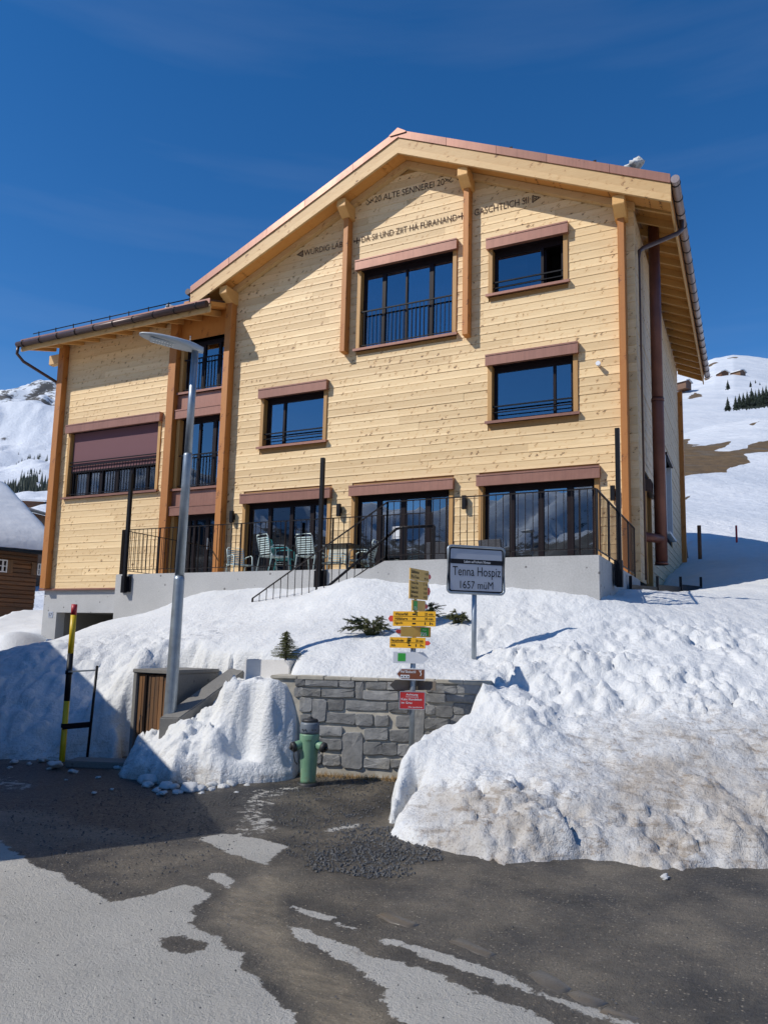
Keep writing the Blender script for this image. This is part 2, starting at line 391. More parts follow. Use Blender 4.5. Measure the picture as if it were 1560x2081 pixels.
M['signgrey'] = plain('pale_grey_sign_face', (0.40, 0.43, 0.49), 0.4, 0, 0.04)
M['ink'] = plain('black_print', (0.015, 0.015, 0.018), 0.5)
M['engrave'] = plain('burnt_lettering', (0.085, 0.046, 0.026), 0.8)
M['yellow'] = plain('hiking_sign_yellow', (0.76, 0.40, 0.012), 0.42, 0, 0.06, 4)
M['ochre'] = plain('shaded_yellow_sign', (0.70, 0.42, 0.09), 0.45, 0, 0.06, 4)  # duller yellow: weak grazing light on the turned plates put into the colour
M['signred'] = plain('red_sign_paint', (0.50, 0.028, 0.028), 0.4, 0, 0.06)
M['tipred'] = plain('red_arrow_tip', (0.62, 0.06, 0.045), 0.42, 0, 0.05)
M['green'] = plain('green_route_field', (0.045, 0.40, 0.055), 0.42, 0, 0.05)
M['brown'] = plain('brown_sign_paint', (0.20, 0.062, 0.025), 0.42, 0, 0.05)
M['polyellow'] = plain('yellow_marker_paint', (0.66, 0.45, 0.01), 0.45, 0, 0.15, 8)
M['polered'] = plain('red_marker_paint', (0.42, 0.02, 0.03), 0.45, 0, 0.1)
M['poleblack'] = plain('black_marker_paint', (0.012, 0.014, 0.018), 0.45)
M['sled_red'] = plain('red_plastic', (0.62, 0.03, 0.02), 0.3)
M['sled_blue'] = plain('blue_plastic', (0.02, 0.12, 0.32), 0.3)
M['wicker'] = plain('grey_wicker', (0.07, 0.072, 0.08), 0.8, 0, 0.5, 60)
M['chair_green'] = plain('pale_green_chair_paint', (0.50, 0.60, 0.58), 0.4, 0.1, 0.05)
M['chair_teal'] = plain('teal_chair_paint', (0.04, 0.30, 0.32), 0.4, 0.1, 0.05)
M['planter'] = concrete('planter_concrete', (0.74, 0.71, 0.66), False)
def glass():
    k = N('coated_window_glass'); k.t.nodes.remove(k.b)
    tr = k.n('ShaderNodeBsdfTransparent'); tr.inputs[0].default_value = (0.34, 0.38, 0.42, 1)
    gl = k.n('ShaderNodeBsdfGlossy'); gl.inputs['Roughness'].default_value = 0.0; gl.inputs['Color'].default_value = (0.86, 0.93, 1.0, 1)
    fr = k.n('ShaderNodeFresnel'); fr.inputs['IOR'].default_value = 1.55
    f = k.math('MINIMUM', k.math('ADD', k.math('MULTIPLY', fr.outputs[0], 1.25), k.math('ADD', 0.13, k.math('MULTIPLY', k.rnd(), 0.10))), 1.0)
    ms = k.n('ShaderNodeMixShader'); k.l(f, ms.inputs[0]); k.l(tr.outputs[0], ms.inputs[1]); k.l(gl.outputs[0], ms.inputs[2]); k.l(ms.outputs[0], k.out.inputs[0])
    return k.m
M['glass'] = glass()
def snow(name, dirty=False, ripple=1.0):
    k = N(name); v = k.coord(); a = k.noise(v, 3.2, 6, 0.62); b = k.noise(v, 22, 4, 0.6); c = k.noise(v, 90, 2, 0.5)
    col = k.mix(k.ramp(a, [(0.3, 0.0), (0.75, 1.0)]), (0.67, 0.68, 0.675), (0.755, 0.755, 0.735))
    if dirty:
        d = k.attr('dirt'); n1 = k.noise(v, 2.6, 7, 0.68); n2 = k.noise(v, 17, 5, 0.65)
        f = k.math('ADD', d, k.math('MULTIPLY', k.math('SUBTRACT', n1, 0.5), 1.6)); f = k.math('ADD', f, k.math('MULTIPLY', k.math('SUBTRACT', n2, 0.5), 0.8))
        f = k.math('MULTIPLY', k.ramp(f, [(0.35, 0.0), (1.0, 1.0)]), k.ramp(d, [(0.02, 0.0), (0.2, 1.0)]))
        col = k.mix(k.math('MULTIPLY', f, 0.8), col, k.mix(k.ramp(k.noise(v, 1.7, 5, .6), [(0.4, 0.0), (0.62, 1.0)]), (0.47, 0.455, 0.43), (0.37, 0.315, 0.25)))
        sp = k.ramp(k.noise(v, 48, 4, 0.75), [(0.565, 0.0), (0.64, 1.0)])
        col = k.mix(k.math('MULTIPLY', k.math('MULTIPLY', sp, k.ramp(d, [(0.1, 0.0), (0.5, 0.8)])), 0.7), col, (0.16, 0.11, 0.07))
        pk = k.ramp(k.noise(v, 6.5, 6, 0.75), [(0.565, 0.0), (0.66, 1.0)])
        st_ = k.ramp(k.noise(k.coord((1.6, 2.6, 9)), 1.6, 7, 0.72, 0.4), [(0.53, 0.0), (0.63, 1.0)])
        col = k.mix(k.math('MULTIPLY', k.math('MULTIPLY', st_, k.ramp(d, [(0.15, 0.0), (0.75, 1.0)])), 0.6), col, (0.22, 0.165, 0.11))
        col = k.mix(k.math('MULTIPLY', k.math('MULTIPLY', pk, k.ramp(d, [(0.12, 0.0), (0.6, 1.0)])), 0.55), col, (0.20, 0.13, 0.075))
    k.col(col).rough(0.75)
    k.b.inputs['Specular IOR Level'].default_value = 0.25
    h = k.math('ADD', k.math('MULTIPLY', b, 1.0), k.math('MULTIPLY', c, 0.35))
    k.bump(h, 0.55*ripple, 0.05); return k.m
M['snow'] = snow('spring_snow'); M['snow_bank'] = snow('ploughed_snow', True)
def roofsnow():
    k = N('smooth_roof_snow'); v = k.coord(); a = k.noise(v, 1.2, 5); k.col((0.70, 0.71, 0.715)).rough(0.8); k.bump(a, 0.3, 0.2); return k.m
M['roof_snow'] = roofsnow()
def asphalt():
    k = N('wet_and_dry_asphalt'); v = k.coord()
    big = k.noise(v, 0.9, 6, 0.6); mid = k.noise(v, 9, 5, 0.65); fine = k.noise(v, 85, 4, 0.75); grit = k.noise(v, 34, 5, 0.75)
    dry = k.attr('dry'); wet = k.attr('water'); mud_shade_a = k.attr('grit')  # grit attribute: wet soil plus darkening that deepens the road's shade
    edge = k.math('ADD', dry, k.math('MULTIPLY', k.math('SUBTRACT', mid, 0.5), 1.25))
    edge = k.math('ADD', edge, k.math('MULTIPLY', k.math('SUBTRACT', k.noise(v, 45, 4, 0.7), 0.5), 0.5))
    f = k.ramp(edge, [(0.47, 0.0), (0.55, 1.0)])
    light = k.mix(k.ramp(big, [(0.35, 0.0), (0.7, 1.0)]), (0.45, 0.425, 0.37), (0.56, 0.53, 0.465))
    light = k.mix(k.ramp(grit, [(0.56, 0.0), (0.74, 0.45)]), light, (0.16, 0.14, 0.12))
    damp = k.mix(k.ramp(k.noise(v, 1.4, 7, 0.62), [(0.36, 0.0), (0.66, 1.0)]), (0.048, 0.042, 0.033), (0.215, 0.18, 0.128))
    damp = k.mix(k.ramp(k.noise(v, 3.1, 5, .6), [(0.45, 0.0), (0.75, 0.6)]), damp, (0.050, 0.047, 0.044))
    vo = k.n('ShaderNodeTexVoronoi'); vo.inputs['Scale'].default_value = 52.0; k.l(v, vo.inputs['Vector'])
    sep = k.n('ShaderNodeSeparateColor'); k.l(vo.outputs['Color'], sep.inputs[0])
    chip = k.math('MULTIPLY', k.ramp(sep.outputs[0], [(0.72, 0.0), (0.77, 1.0)]), k.ramp(vo.outputs['Distance'], [(0.15, 1.0), (0.42, 0.0)]))
    damp = k.mix(k.math('MULTIPLY', chip, 0.9), damp, k.mix(sep.outputs[1], (0.48, 0.42, 0.32), (0.20, 0.15, 0.10)))
    damp = k.mix(k.ramp(fine, [(0.50, 0.0), (0.66, 0.75)]), damp, (0.022, 0.020, 0.017))
    mud_shade_f = k.math('MULTIPLY', k.ramp(k.math('ADD', mud_shade_a, k.math('MULTIPLY', k.math('SUBTRACT', k.noise(v, 2.6, 7, 0.68), 0.5), 1.1)), [(0.36, 0.0), (0.62, 1.0)]), k.ramp(mud_shade_a, [(0.03, 0.0), (0.15, 1.0)]))
    damp = k.mix(k.math('MULTIPLY', mud_shade_f, 0.85), damp, (0.018, 0.016, 0.014))  # near-black tone: wet soil, with the strip's shade painted in
    worn = k.ramp(k.noise(v, 5.5, 7, 0.72), [(0.57, 0.0), (0.68, 0.45)]); light = k.mix(worn, light, (0.24, 0.22, 0.19))
    col = k.mix(f, damp, light)
    silt = k.ramp(k.noise(k.coord((4, 11, 4)), 1.3, 8, 0.8), [(0.38, 0.0), (0.66, 1.0)])
    col = k.mix(k.math('MULTIPLY', k.ramp(wet, [(0.2, 0.0), (0.6, 1.0)]), k.math('ADD', 0.15, k.math('MULTIPLY', silt, 0.55))), col, (0.36, 0.29, 0.19))
    k.col(col)
    r = k.mix(f, k.ramp(grit, [(0.3, 0.30), (0.7, 0.65)]), 0.9); r = k.mix(k.ramp(wet, [(0.15, 0.0), (0.7, 1.0)]), r, 0.2); k.rough(r)
    h = k.math('ADD', k.math('MULTIPLY', fine, 0.6), k.math('MULTIPLY', grit, 0.7))
    h = k.math('MULTIPLY', h, k.math('SUBTRACT', 1.0, k.math('MULTIPLY', wet, 0.7))); k.bump(h, 1.0, 0.022); return k.m
M['asphalt'] = asphalt()
def stone():
    k = N('grey_quarry_stone'); v = k.coord(rnd=29.0); a = k.noise(v, 9, 6, 0.65); b = k.noise(v, 60, 4, 0.7)
    col = k.mix(k.ramp(a, [(0.3, 0.0), (0.7, 1.0)]), (0.175, 0.175, 0.17), (0.335, 0.33, 0.315))
    col = k.mix(k.ramp(b, [(0.52, 0.0), (0.7, 0.6)]), col, (0.28, 0.28, 0.27))
    lich = k.noise(k.coord(), 2.6, 4); col = k.mix(k.ramp(lich, [(0.60, 0.0), (0.72, 0.55)]), col, (0.28, 0.255, 0.20))
    col = k.mix(1.0, col, k.ramp(k.rnd(), [(0.0, 0.62), (1.0, 1.25)]), 'MULTIPLY'); k.col(col).rough(0.85); k.bump(k.math('ADD', a, k.math('MULTIPLY', b, 0.4)), 0.7, 0.02); return k.m
M['stone'] = stone()
def kerb():
    k = N('worn_kerb_stone'); v = k.coord(rnd=9.0); a = k.noise(v, 8, 6, 0.65)
    k.col(k.mix(a, k.mix(k.rnd(), (0.06, 0.055, 0.045), (0.13, 0.095, 0.055)), (0.11, 0.105, 0.095))).rough(0.35); k.bump(a, 0.6, 0.015); return k.m
M['kerb'] = kerb()
def gravel():
    k = N('loose_grit'); v = k.coord(); a = k.noise(v, 30, 3, 0.6); k.col(k.ramp(a, [(0.32, (0.045, 0.047, 0.05)), (0.6, (0.10, 0.10, 0.10)), (0.75, (0.26, 0.24, 0.21))])).rough(0.7); return k.m
M['gravel'] = gravel()
def hydrant():
    k = N('chalky_green_hydrant_paint'); v = k.coord(); a = k.noise(v, 5, 6, 0.6); b = k.noise(v, 18, 5, 0.7)
    col = k.mix(k.ramp(a, [(0.3, 0.0), (0.7, 1.0)]), (0.135, 0.27, 0.165), (0.20, 0.35, 0.225))
    col = k.mix(k.ramp(b, [(0.66, 0.0), (0.72, 0.85)]), col, (0.12, 0.06, 0.03))
    sx = k.n('ShaderNodeSeparateXYZ'); k.l(v, sx.inputs[0])
    low = k.math('MULTIPLY', k.ramp(sx.outputs[2], [(0.04, 1.0), (0.22, 0.0)]), k.ramp(k.noise(v, 9, 5, .7), [(0.42, 0.0), (0.6, 0.8)]))
    col = k.mix(low, col, (0.20, 0.13, 0.05)); k.col(col).rough(0.5); k.bump(b, 0.15, 0.004); return k.m
M['hydrant'] = hydrant()
M['hyd_cap'] = plain('blue_grey_hydrant_cap', (0.14, 0.165, 0.19), 0.5, 0.1, 0.2, 12)
M['hyd_dark'] = plain('dark_cast_iron', (0.045, 0.045, 0.045), 0.55, 0.4, 0.3, 14)
def needle(name, c1, c2):
    k = N(name); v = k.coord(); n = k.noise(v, 14, 4); k.col(k.mix(k.ramp(n, [(0.35, 0.0), (0.65, 1.0)]), c1, c2)).rough(0.7); return k.m
M['needle'] = needle('spruce_needles', (0.06, 0.075, 0.025), (0.15, 0.15, 0.055))
M['fir'] = needle('far_spruce', (0.012, 0.022, 0.014), (0.03, 0.045, 0.026))
M['bark'] = plain('bark', (0.07, 0.045, 0.03), 0.9)
M['straw'] = plain('dead_grass', (0.24, 0.15, 0.06), 0.9, 0, 0.4, 20)
def hillmat():
    k = N('snowy_hill_with_bare_turf'); v = k.coord(); p = k.attr('bare')
    n = k.noise(k.coord((0.16, 0.16, 0.5)), 1.0, 8, 0.68); f = k.math('ADD', p, k.math('MULTIPLY', k.math('SUBTRACT', n, 0.5), 0.9))
    f = k.ramp(f, [(0.48, 0.0), (0.53, 1.0)])
    tn = k.ramp(k.noise(k.coord((0.9, 0.9, 2.4)), 1.0, 7, 0.75), [(0.3, 0.0), (0.7, 1.0)])
    turf = k.mix(tn, (0.075, 0.048, 0.022), (0.20, 0.125, 0.05))
    turf = k.mix(k.ramp(k.noise(k.coord((0.2, 0.2, 0.8)), 1.3, 5), [(0.52, 0.0), (0.66, 0.6)]), turf, (0.13, 0.12, 0.10))
    dn = k.ramp(k.noise(k.coord((0.07, 0.07, 0.25)), 1.0, 7, 0.65), [(0.3, 0.0), (0.7, 1.0)])
    sn = k.mix(dn, (0.56, 0.60, 0.645), (0.74, 0.755, 0.77))
    k.col(k.mix(f, sn, turf)).rough(0.85); k.bump(k.noise(k.coord((0.5, 0.5, 1.2)), 1.0, 7, 0.65), 0.55, 0.7); return k.m
M['hill'] = hillmat()
def mountmat():
    k = N('alpine_rock_and_snow'); g = k.n('ShaderNodeNewGeometry'); sx = k.n('ShaderNodeSeparateXYZ'); k.l(g.outputs['Normal'], sx.inputs[0])
    n = k.noise(k.coord((0.035, 0.035, 0.045)), 1.0, 9, 0.74); m = k.noise(k.coord((0.05, 0.05, 0.05)), 1.0, 6, .7)
    f = k.math('ADD', k.math('MULTIPLY', k.math('SUBTRACT', n, 0.5), 1.3), k.attr('bare'))
    f = k.math('ADD', f, k.math('MULTIPLY', k.math('SUBTRACT', 0.72, sx.outputs[2]), 0.5))
    f = k.ramp(f, [(0.44, 0.0), (0.53, 1.0)])
    rock = k.mix(m, (0.045, 0.046, 0.05), (0.14, 0.128, 0.115))
    k.col(k.mix(f, (0.70, 0.73, 0.77), rock)).rough(0.9); k.bump(n, 0.5, 6.0); return k.m
M['mountain'] = mountmat()

M['gutter_bright'] = copper('sky_bright_gutter_copper', (0.42, 0.34, 0.31), (0.27, 0.20, 0.18), 0.30)  # right gutter only: sheen of reflected snow put into a lighter base colour

# ------------------------------------------------------------------ the timber house
Y0 = 15.5                                  # front face of the facade boards
ZF = 2.93                                  # ground-floor level
RX, RZ, SL = -7.14, 13.68, 0.456           # ridge, top of the roof, slope
XL, XR = -12.0, -1.92                      # main body
YB = 25.7
EL, ER, YF, YE = -13.2, -1.13, 14.9, 26.9  # roof edges
def ztop(x): return RZ-SL*abs(x-RX)
house = thing('timber_house', 'new three storey spruce clad house with copper trim, gable and lettering under the roof', 'house', (RX, Y0, ZF))
# windows: x0,x1 = hood ends, z0,z1 = sill bottom / hood top
WIN = [
 dict(x0=-5.10, x1=-3.27, z0=9.37, z1=10.75, kind='open'),
 dict(x0=-5.10, x1=-3.08, z0=6.42, z1=8.00, kind='two', mull=[(0.76, 0.06)], curtain=False),
 dict(x0=-8.46, x1=-5.82, z0=8.60, z1=10.93, kind='bars', mull=[(0.235, 0.10), (0.485, 0.05), (0.755, 0.11)], curtain=True),
 dict(x0=-11.18, x1=-9.17, z0=6.41, z1=7.99, kind='two', mull=[(0.30, 0.07)], curtain=False),
 dict(x0=-18.06, x1=-14.45, z0=5.53, z1=7.77, kind='bars', mull=[(0.20, 0.09), (0.35, 0.14), (0.53, 0.14), (0.70, 0.14), (0.87, 0.10)], curtain=True, blind=0.60),
 dict(x0=-5.29, x1=-2.67, z0=ZF, z1=5.29, kind='door', mull=[(0.255, 0.12), (0.52, 0.12), (0.78, 0.14)]),
 dict(x0=-8.45, x1=-5.84, z0=ZF, z1=5.27, kind='door', mull=[(0.24, 0.12), (0.50, 0.12), (0.76, 0.13)]),
 dict(x0=-11.60, x1=-8.97, z0=ZF, z1=5.27, kind='door', mull=[(0.27, 0.10), (0.54, 0.10), (0.79, 0.12)]),
]
STRIP = [
 dict(x0=-13.93, x1=-12.30, z0=8.18, z1=9.75, kind='bars', mull=[(0.42, 0.09), (0.80, 0.08)], curtain=True, hood=False),
 dict(x0=-13.93, x1=-12.30, z0=5.50, z1=7.75, kind='bars', mull=[(0.42, 0.07), (0.78, 0.12)], curtain=True),
 dict(x0=-13.93, x1=-12.30, z0=ZF, z1=5.08, kind='door', mull=[(0.30, 0.06), (0.42, 0.08), (0.72, 0.10)], handle=True),
]
def open_of(q): return (q['x0']+0.02, q['x1']-0.02, q['z0']+0.01, q['z1']-0.02)
HOLES = [open_of(q) for q in WIN]+[(-13.95, -12.28, ZF-0.1, 10.3)]
def free_spans(x0, x1, z0, z1, holes):
    sp = [(x0, x1)]
    for a, b, c, d in holes:
        if d <= z0+0.03 or c >= z1-0.03: continue
        nx = []
        for p, q in sp:
            if b <= p or a >= q: nx.append((p, q)); continue
            if a > p: nx.append((p, a))
            if b < q: nx.append((b, q))
        sp = nx
    return [s for s in sp if s[1]-s[0] > 0.04]
PITCH_B = 0.187
def plank_mesh(a, b, z0, z1, along='x', face=Y0, sgn=-1):
    """One board: bevelled edges, a hair proud or shy of its neighbours."""
    o = rng.uniform(-0.0035, 0.0035); c = 0.006; th = 0.022; g = 0.0008
    f = face+sgn*o; bk = face-sgn*th
    sec = [(bk, z0+g), (f+sgn*0.002, z0+g), (f+sgn*0.0065, z0+g+0.005), (f, z0+g+rng.uniform(0.045, 0.07)), (f+sgn*rng.uniform(-.002, .001), z1-g-c*0.7), (f-sgn*c, z1-g), (bk, z1-g)]
    m = MB()
    if along == 'x': m.prism(sec, 0, a+0.0015, b-0.0015)
    else: m.prism(sec, 1, a+0.0015, b-0.0015)
    return m
def clad(wall, x0f, x1f, z0, z1, holes, mat, along='x', face=Y0, sgn=-1, lens=(2.6, 5.2)):
    n = int((z1-z0)/PITCH_B)
    cnt = 0
    for i in range(n+1):
        a = z0+i*PITCH_B; b = min(a+PITCH_B, z1)
        if b-a < 0.05: continue
        x0, x1 = x0f((a+b)/2), x1f((a+b)/2)
        if x1-x0 < 0.1: continue
        cuts = [x0]; t = x0+rng.uniform(0.8, lens[1])
        while t < x1-0.7: cuts.append(t); t += rng.uniform(*lens)
        cuts.append(x1)
        for p, q in free_spans(x0, x1, a, b, holes):
            inner = [c for c in cuts if p+0.5 < c < q-0.5]; e = [p]+inner+[q]
            for k in range(len(e)-1):
                plank_mesh(e[k], e[k+1], a, b, along, face, sgn).build('plank', mat, wall); cnt += 1
    return cnt
def clad_joined(wall, x0f, x1f, z0, z1, holes, mat, along, face, sgn, lens):
    n = int((z1-z0)/PITCH_B); out = MB()
    for i in range(n+1):
        a = z0+i*PITCH_B; b = min(a+PITCH_B, z1)
        if b-a < 0.05: continue
        for p, q in free_spans(x0f(a), x1f(a), a, b, holes):
            m = plank_mesh(p, q, a, b, along, face, sgn); k = len(out.v); out.v += m.v; out.f += [tuple(j+k for j in f) for f in m.f]; out.sm += m.sm; out.mi += m.mi
    o = out.build('side_cladding', mat, wall); o['kind'] = 'stuff'; return 0
def sheathing(name, x0, x1, z0, z1, holes, axis_, p0, p1, gable=False):
    """Carcass behind the boards with the openings left out."""
    zs = sorted(set([z0, z1]+[z for h in holes for z in h[2:] if z0 < z < z1])); m = MB()
    for a, b in zip(zs[:-1], zs[1:]):
        for p, q in free_spans(x0, x1, a+0.001, b-0.001, [(h[0], h[1], h[2]-0.05, h[3]+0.05) if False else h for h in holes]):
            if axis_ == 'x': m.box((p, p0, a), (q, p1, b))
            else: m.box((p0, p, a), (p1, q, b))
    if gable: m.prism([(x0, z1), (x1, z1), (x1, ztop(x1)-0.30), (RX, RZ-0.30), (x0, ztop(x0)-0.30)], 1, p0, p1)
    return m.build(name, M['jamb'] if name == 'wall' else M['dark'], house)
wall = sheathing('wall', XL-0.1, XR-0.02, ZF, 10.6, HOLES, 'x', Y0+0.022, Y0+0.16); 
gm = MB()
for p, q in free_spans(XL-0.1, XR-0.02, 10.6, 10.95, HOLES): gm.box((p, Y0+0.022, 10.6), (q, Y0+0.16, 10.95))
zz = 10.95
while zz < 13.3:
    hw = (13.40-zz-0.15)/SL
    x0, x1 = max(XL-0.1, RX-hw), min(XR-0.02, RX+hw)
    gm.box((x0, Y0+0.022, zz), (x1, Y0+0.16, zz+0.15)); zz += 0.15
gm.build('gable_wall', M['jamb'], house)
n1 = clad(wall, lambda z: max(-12.2, RX-(13.12-z)/SL), lambda z: min(XR, RX+(13.12-z)/SL), ZF-0.02, 12.95, HOLES, M['spruce'], lens=(3.0, 6.0))
wwall = sheathing('wing_wall', -18.62, -13.9, 2.93, 10.6, HOLES, 'x', Y0+0.022, Y0+0.16)
n2 = clad(wwall, lambda z: -18.62, lambda z: -13.9, ZF-0.02, 10.35, HOLES, M['spruce'], lens=(3.4, 5.0))
SH = [(16.35, 17.35, 2.6, 5.2), (20.7, 22.4, 4.55, 6.75)]
swall = sheathing('side_wall', Y0+0.17, YB, 2.6, 10.8, SH, 'y', XR-0.16, XR-0.022)
n3 = clad_joined(swall, lambda z: Y0+0.012, lambda z: YB, ZF-0.02, 10.75, SH, M['spruce_y'], 'y', XR, 1, lens=(10, 12))
PLANKS = n1+n2+n3
# plain rear and left walls, storey floors
m = MB(); m.box((XL-0.1, YB-0.16, 1.5), (XR-0.03, YB, 10.6)); m.box((-18.62, Y0+0.17, 2.93), (-18.46, 24, 10.3)); m.box((-18.6, 23.84, 2.93), (XL, 24, 10.3)); m.build('rear_wall', M['spruce'], house)
m = MB(); m.box((-18.4, 16.6, 5.30), (-2.1, 25.5, 5.6)); m.box((-18.4, 16.6, 8.1), (-2.1, 25.5, 8.4)); m.box((-18.4, 16.6, 2.7), (-2.1, 25.5, 2.92)); m.build('storey_floor', M['dark'], house)
# foundation, garage opening
GX0, GX1, GZ = -18.04, -15.6, 2.23
m = MB(); fy0, fy1 = Y0+0.05, Y0+0.35
m.box((-18.60, fy0, -0.6), (GX0, fy1, 2.86)); m.box((GX0, fy0, GZ), (GX1, fy1, 2.86)); m.box((GX1, fy0, -0.6), (-12.2, fy1, 2.86)); m.box((-12.2, fy0, -0.6), (XR-0.05, fy1, ZF-0.03))
m.box((XR-0.35, fy1, -0.6), (XR-0.06, YB, 2.91)); m.box((-18.60, fy1, -0.6), (-18.3, 24, 2.86))
fnd = m.build('foundation', M['concrete'], house)
m = MB(); m.box((GX0-0.25, fy1+0.01, -0.5), (GX0+0.0, 20.5, GZ+0.2)); m.box((GX1, fy1+0.01, -0.5), (GX1+0.2, 20.5, GZ+0.2)); m.box((GX0, 20.3, -0.5), (GX1, 20.5, GZ)); m.box((GX0, fy1+0.01, GZ+0.001), (GX1, 20.3, GZ+0.2)); m.box((GX0, fy1, -0.5), (GX1, 20.3, -0.2))
m.build('garage_interior', M['concrete_old'], house)
MB().box((-16.45, 16.6, -0.2), (GX1-0.02, 16.7, GZ-0.05)).build('garage_door', M['iron_brown'], house)
npl = MB().box((-18.36, fy0-0.012, 2.08), (-18.18, fy0-0.001, 2.25)).build('number_plate', M['signgrey'], house)
text('lettering', '57', M['ink'], npl, (-18.34, fy0-0.013, 2.115), (1, 0, 0), (0, 0, 1), 0.13, 0.10)
MB().cbox((-18.72, Y0-0.06, 2.86), (-12.45, Y0+0.05, 2.915), 0.01).build('base_trim', M['copper'], house)

# ---- one window with all its pieces
def window(q):
    x0, x1, z0, z1, kind = q['x0'], q['x1'], q['z0'], q['z1'], q['kind']; hood = q.get('hood', True); door = kind == 'door'
    hh = 0.27 if hood else 0.06; jw = 0.10; sh = 0.0 if door else 0.065
    ox0, ox1, oz0, oz1 = x0+0.02+jw, x1-0.02-jw, z0+sh+(0.02 if door else 0), z1-hh+0.03
    yj, yf, yg = Y0-0.035, Y0+0.13, Y0+0.16
    f = MB(); fw = 0.075
    f.box((ox0, yf, oz0), (ox0+fw, yf+0.07, oz1)); f.box((ox1-fw, yf, oz0), (ox1, yf+0.07, oz1))
    f.box((ox0+fw, yf, oz0), (ox1-fw, yf+0.07, oz0+fw)); f.box((ox0+fw, yf, oz1-fw-0.06), (ox1-fw, yf+0.07, oz1))
    win = f.build('window', M['frame'], house)
    for a, b in ((x0+0.02, x0+0.02+jw), (x1-0.02-jw, x1-0.02)):
        MB().cbox((a, yj, oz0), (b, yf+0.05, oz1+0.02), 0.006).build('jamb', M['jamb'], win)
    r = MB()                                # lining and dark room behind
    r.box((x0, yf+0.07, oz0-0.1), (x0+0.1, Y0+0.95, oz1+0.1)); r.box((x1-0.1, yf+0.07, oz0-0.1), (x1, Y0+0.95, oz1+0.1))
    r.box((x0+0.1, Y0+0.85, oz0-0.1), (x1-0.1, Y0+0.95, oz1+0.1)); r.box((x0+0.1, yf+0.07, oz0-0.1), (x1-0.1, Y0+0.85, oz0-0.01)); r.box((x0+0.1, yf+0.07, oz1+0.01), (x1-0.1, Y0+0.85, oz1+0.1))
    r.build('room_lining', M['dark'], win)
    MB().box((ox0, Y0-0.02, oz1-0.02), (ox1, yf-0.002, oz1+0.0)).build('lintel_lining', M['frame'], win)
    if hood:
        h = MB(); hy = Y0-0.14
        h.prism([(hy, z1-hh), (hy, z1-0.055), (hy-0.012, z1-0.052), (hy-0.012, z1-0.018), (Y0-0.001, z1), (Y0-0.001, z1-hh+0.012), (hy+0.012, z1-hh+0.012), (hy+0.012, z1-hh)], 0, x0-0.005, x1+0.005)
        h.build('hood', M['copper'], win)
    if not door:
        s_ = MB(); sy = Y0-0.11
        s_.prism([(sy, z0-0.01), (sy, z0+0.05), (yf, z0+0.085), (yf, z0+0.04), (sy+0.02, z0+0.012), (sy+0.02, z0-0.01)], 0, x0-0.02, x1+0.02)
        s_.build('sill', M['copper'], win)
    edges = [ox0+fw]
    W = ox1-ox0
    for c, wd in q.get('mull', []):
        xc = ox0+c*W
        if kind == 'open' : continue
        MB().cbox((xc-wd/2, yf-0.012, oz0+fw), (xc+wd/2, yf+0.06, oz1-fw-0.06), 0.004).build('mullion', M['frame'], win)
        edges += [xc-wd/2, xc+wd/2]
    edges.append(ox1-fw)
    if kind == 'open':                      # left leaf shut, right half dark and open
        xm = ox0+0.69*W; edges = [ox0+fw, xm-0.03]
        MB().box((xm-0.03, yf-0.01, oz0+fw), (xm+0.03, yf+0.06, oz1-fw-0.06)).build('mullion', M['frame'], win)
        lf = MB(); lf.box((xm+0.03, yf+0.08, oz0+fw), (xm+0.07, yf+0.6, oz1-fw-0.06)); lf.build('open_leaf', M['frame'], win)
        MB().box((ox0+0.1, Y0+0.45, oz0+0.06), (ox0+0.42*W, Y0+0.46, oz1-0.15)).build('curtain', M['curtain'], win)
    for a, b in zip(edges[::2], edges[1::2]):
        if b-a > 0.02:
            dz = rng.uniform(-0.0012, 0.0012); g = MB()
            g.box((a, yg+dz, oz0+fw), (b, yg+0.008+dz, oz1-fw-0.06)); g.build('pane', M['glass'], win)
    if q.get('curtain'):
        c = MB(); xs = np.arange(ox0+0.08, ox1-0.08, 0.022); ph = rng.uniform(0, 6)
        ys = Y0+0.34+0.022*np.sin(xs*41+ph)+0.016*np.sin(xs*67+1.3*ph); zt = oz1-0.1; zb = oz0+0.02
        vs = [(x, y, zb) for x, y in zip(xs, ys)]+[(x, y, zt) for x, y in zip(xs, ys)]; k = len(xs)
        c.add(vs, [(i, i+1, k+i+1, k+i) for i in range(k-1)], True); c.build('curtain', M['curtain'], win)
    if kind == 'bars':
        zr = oz0+(0.46 if z1-z0 > 1.9 else 0.62)*(oz1-oz0)
        if q.get('blind'): zr = oz0+0.47*(oz1-oz0)
        yb = Y0+0.005; b = MB(); b.box((ox0, yb, zr), (ox1, yb+0.03, zr+0.03)); b.box((ox0, yb+0.005, oz0+0.07), (ox1, yb+0.025, oz0+0.09))
        x = ox0+0.09
        while x < ox1-0.05: b.box((x, yb+0.008, oz0+0.09), (x+0.012, yb+0.02, zr)); x += 0.105
        if q.get('blind'): b.box((ox0, yb, zr+0.11), (ox1, yb+0.03, zr+0.135))
        b.build('railing', M['iron'], win)
    if kind in ('two', 'open'):
        b = MB(); zr = oz0+0.25*(oz1-oz0); b.box((ox0, Y0+0.02, zr), (ox1, Y0+0.05, zr+0.028)); b.box((ox0, Y0+0.02, zr-0.13), (ox1, Y0+0.05, zr-0.112)); b.build('railing', M['iron'], win)
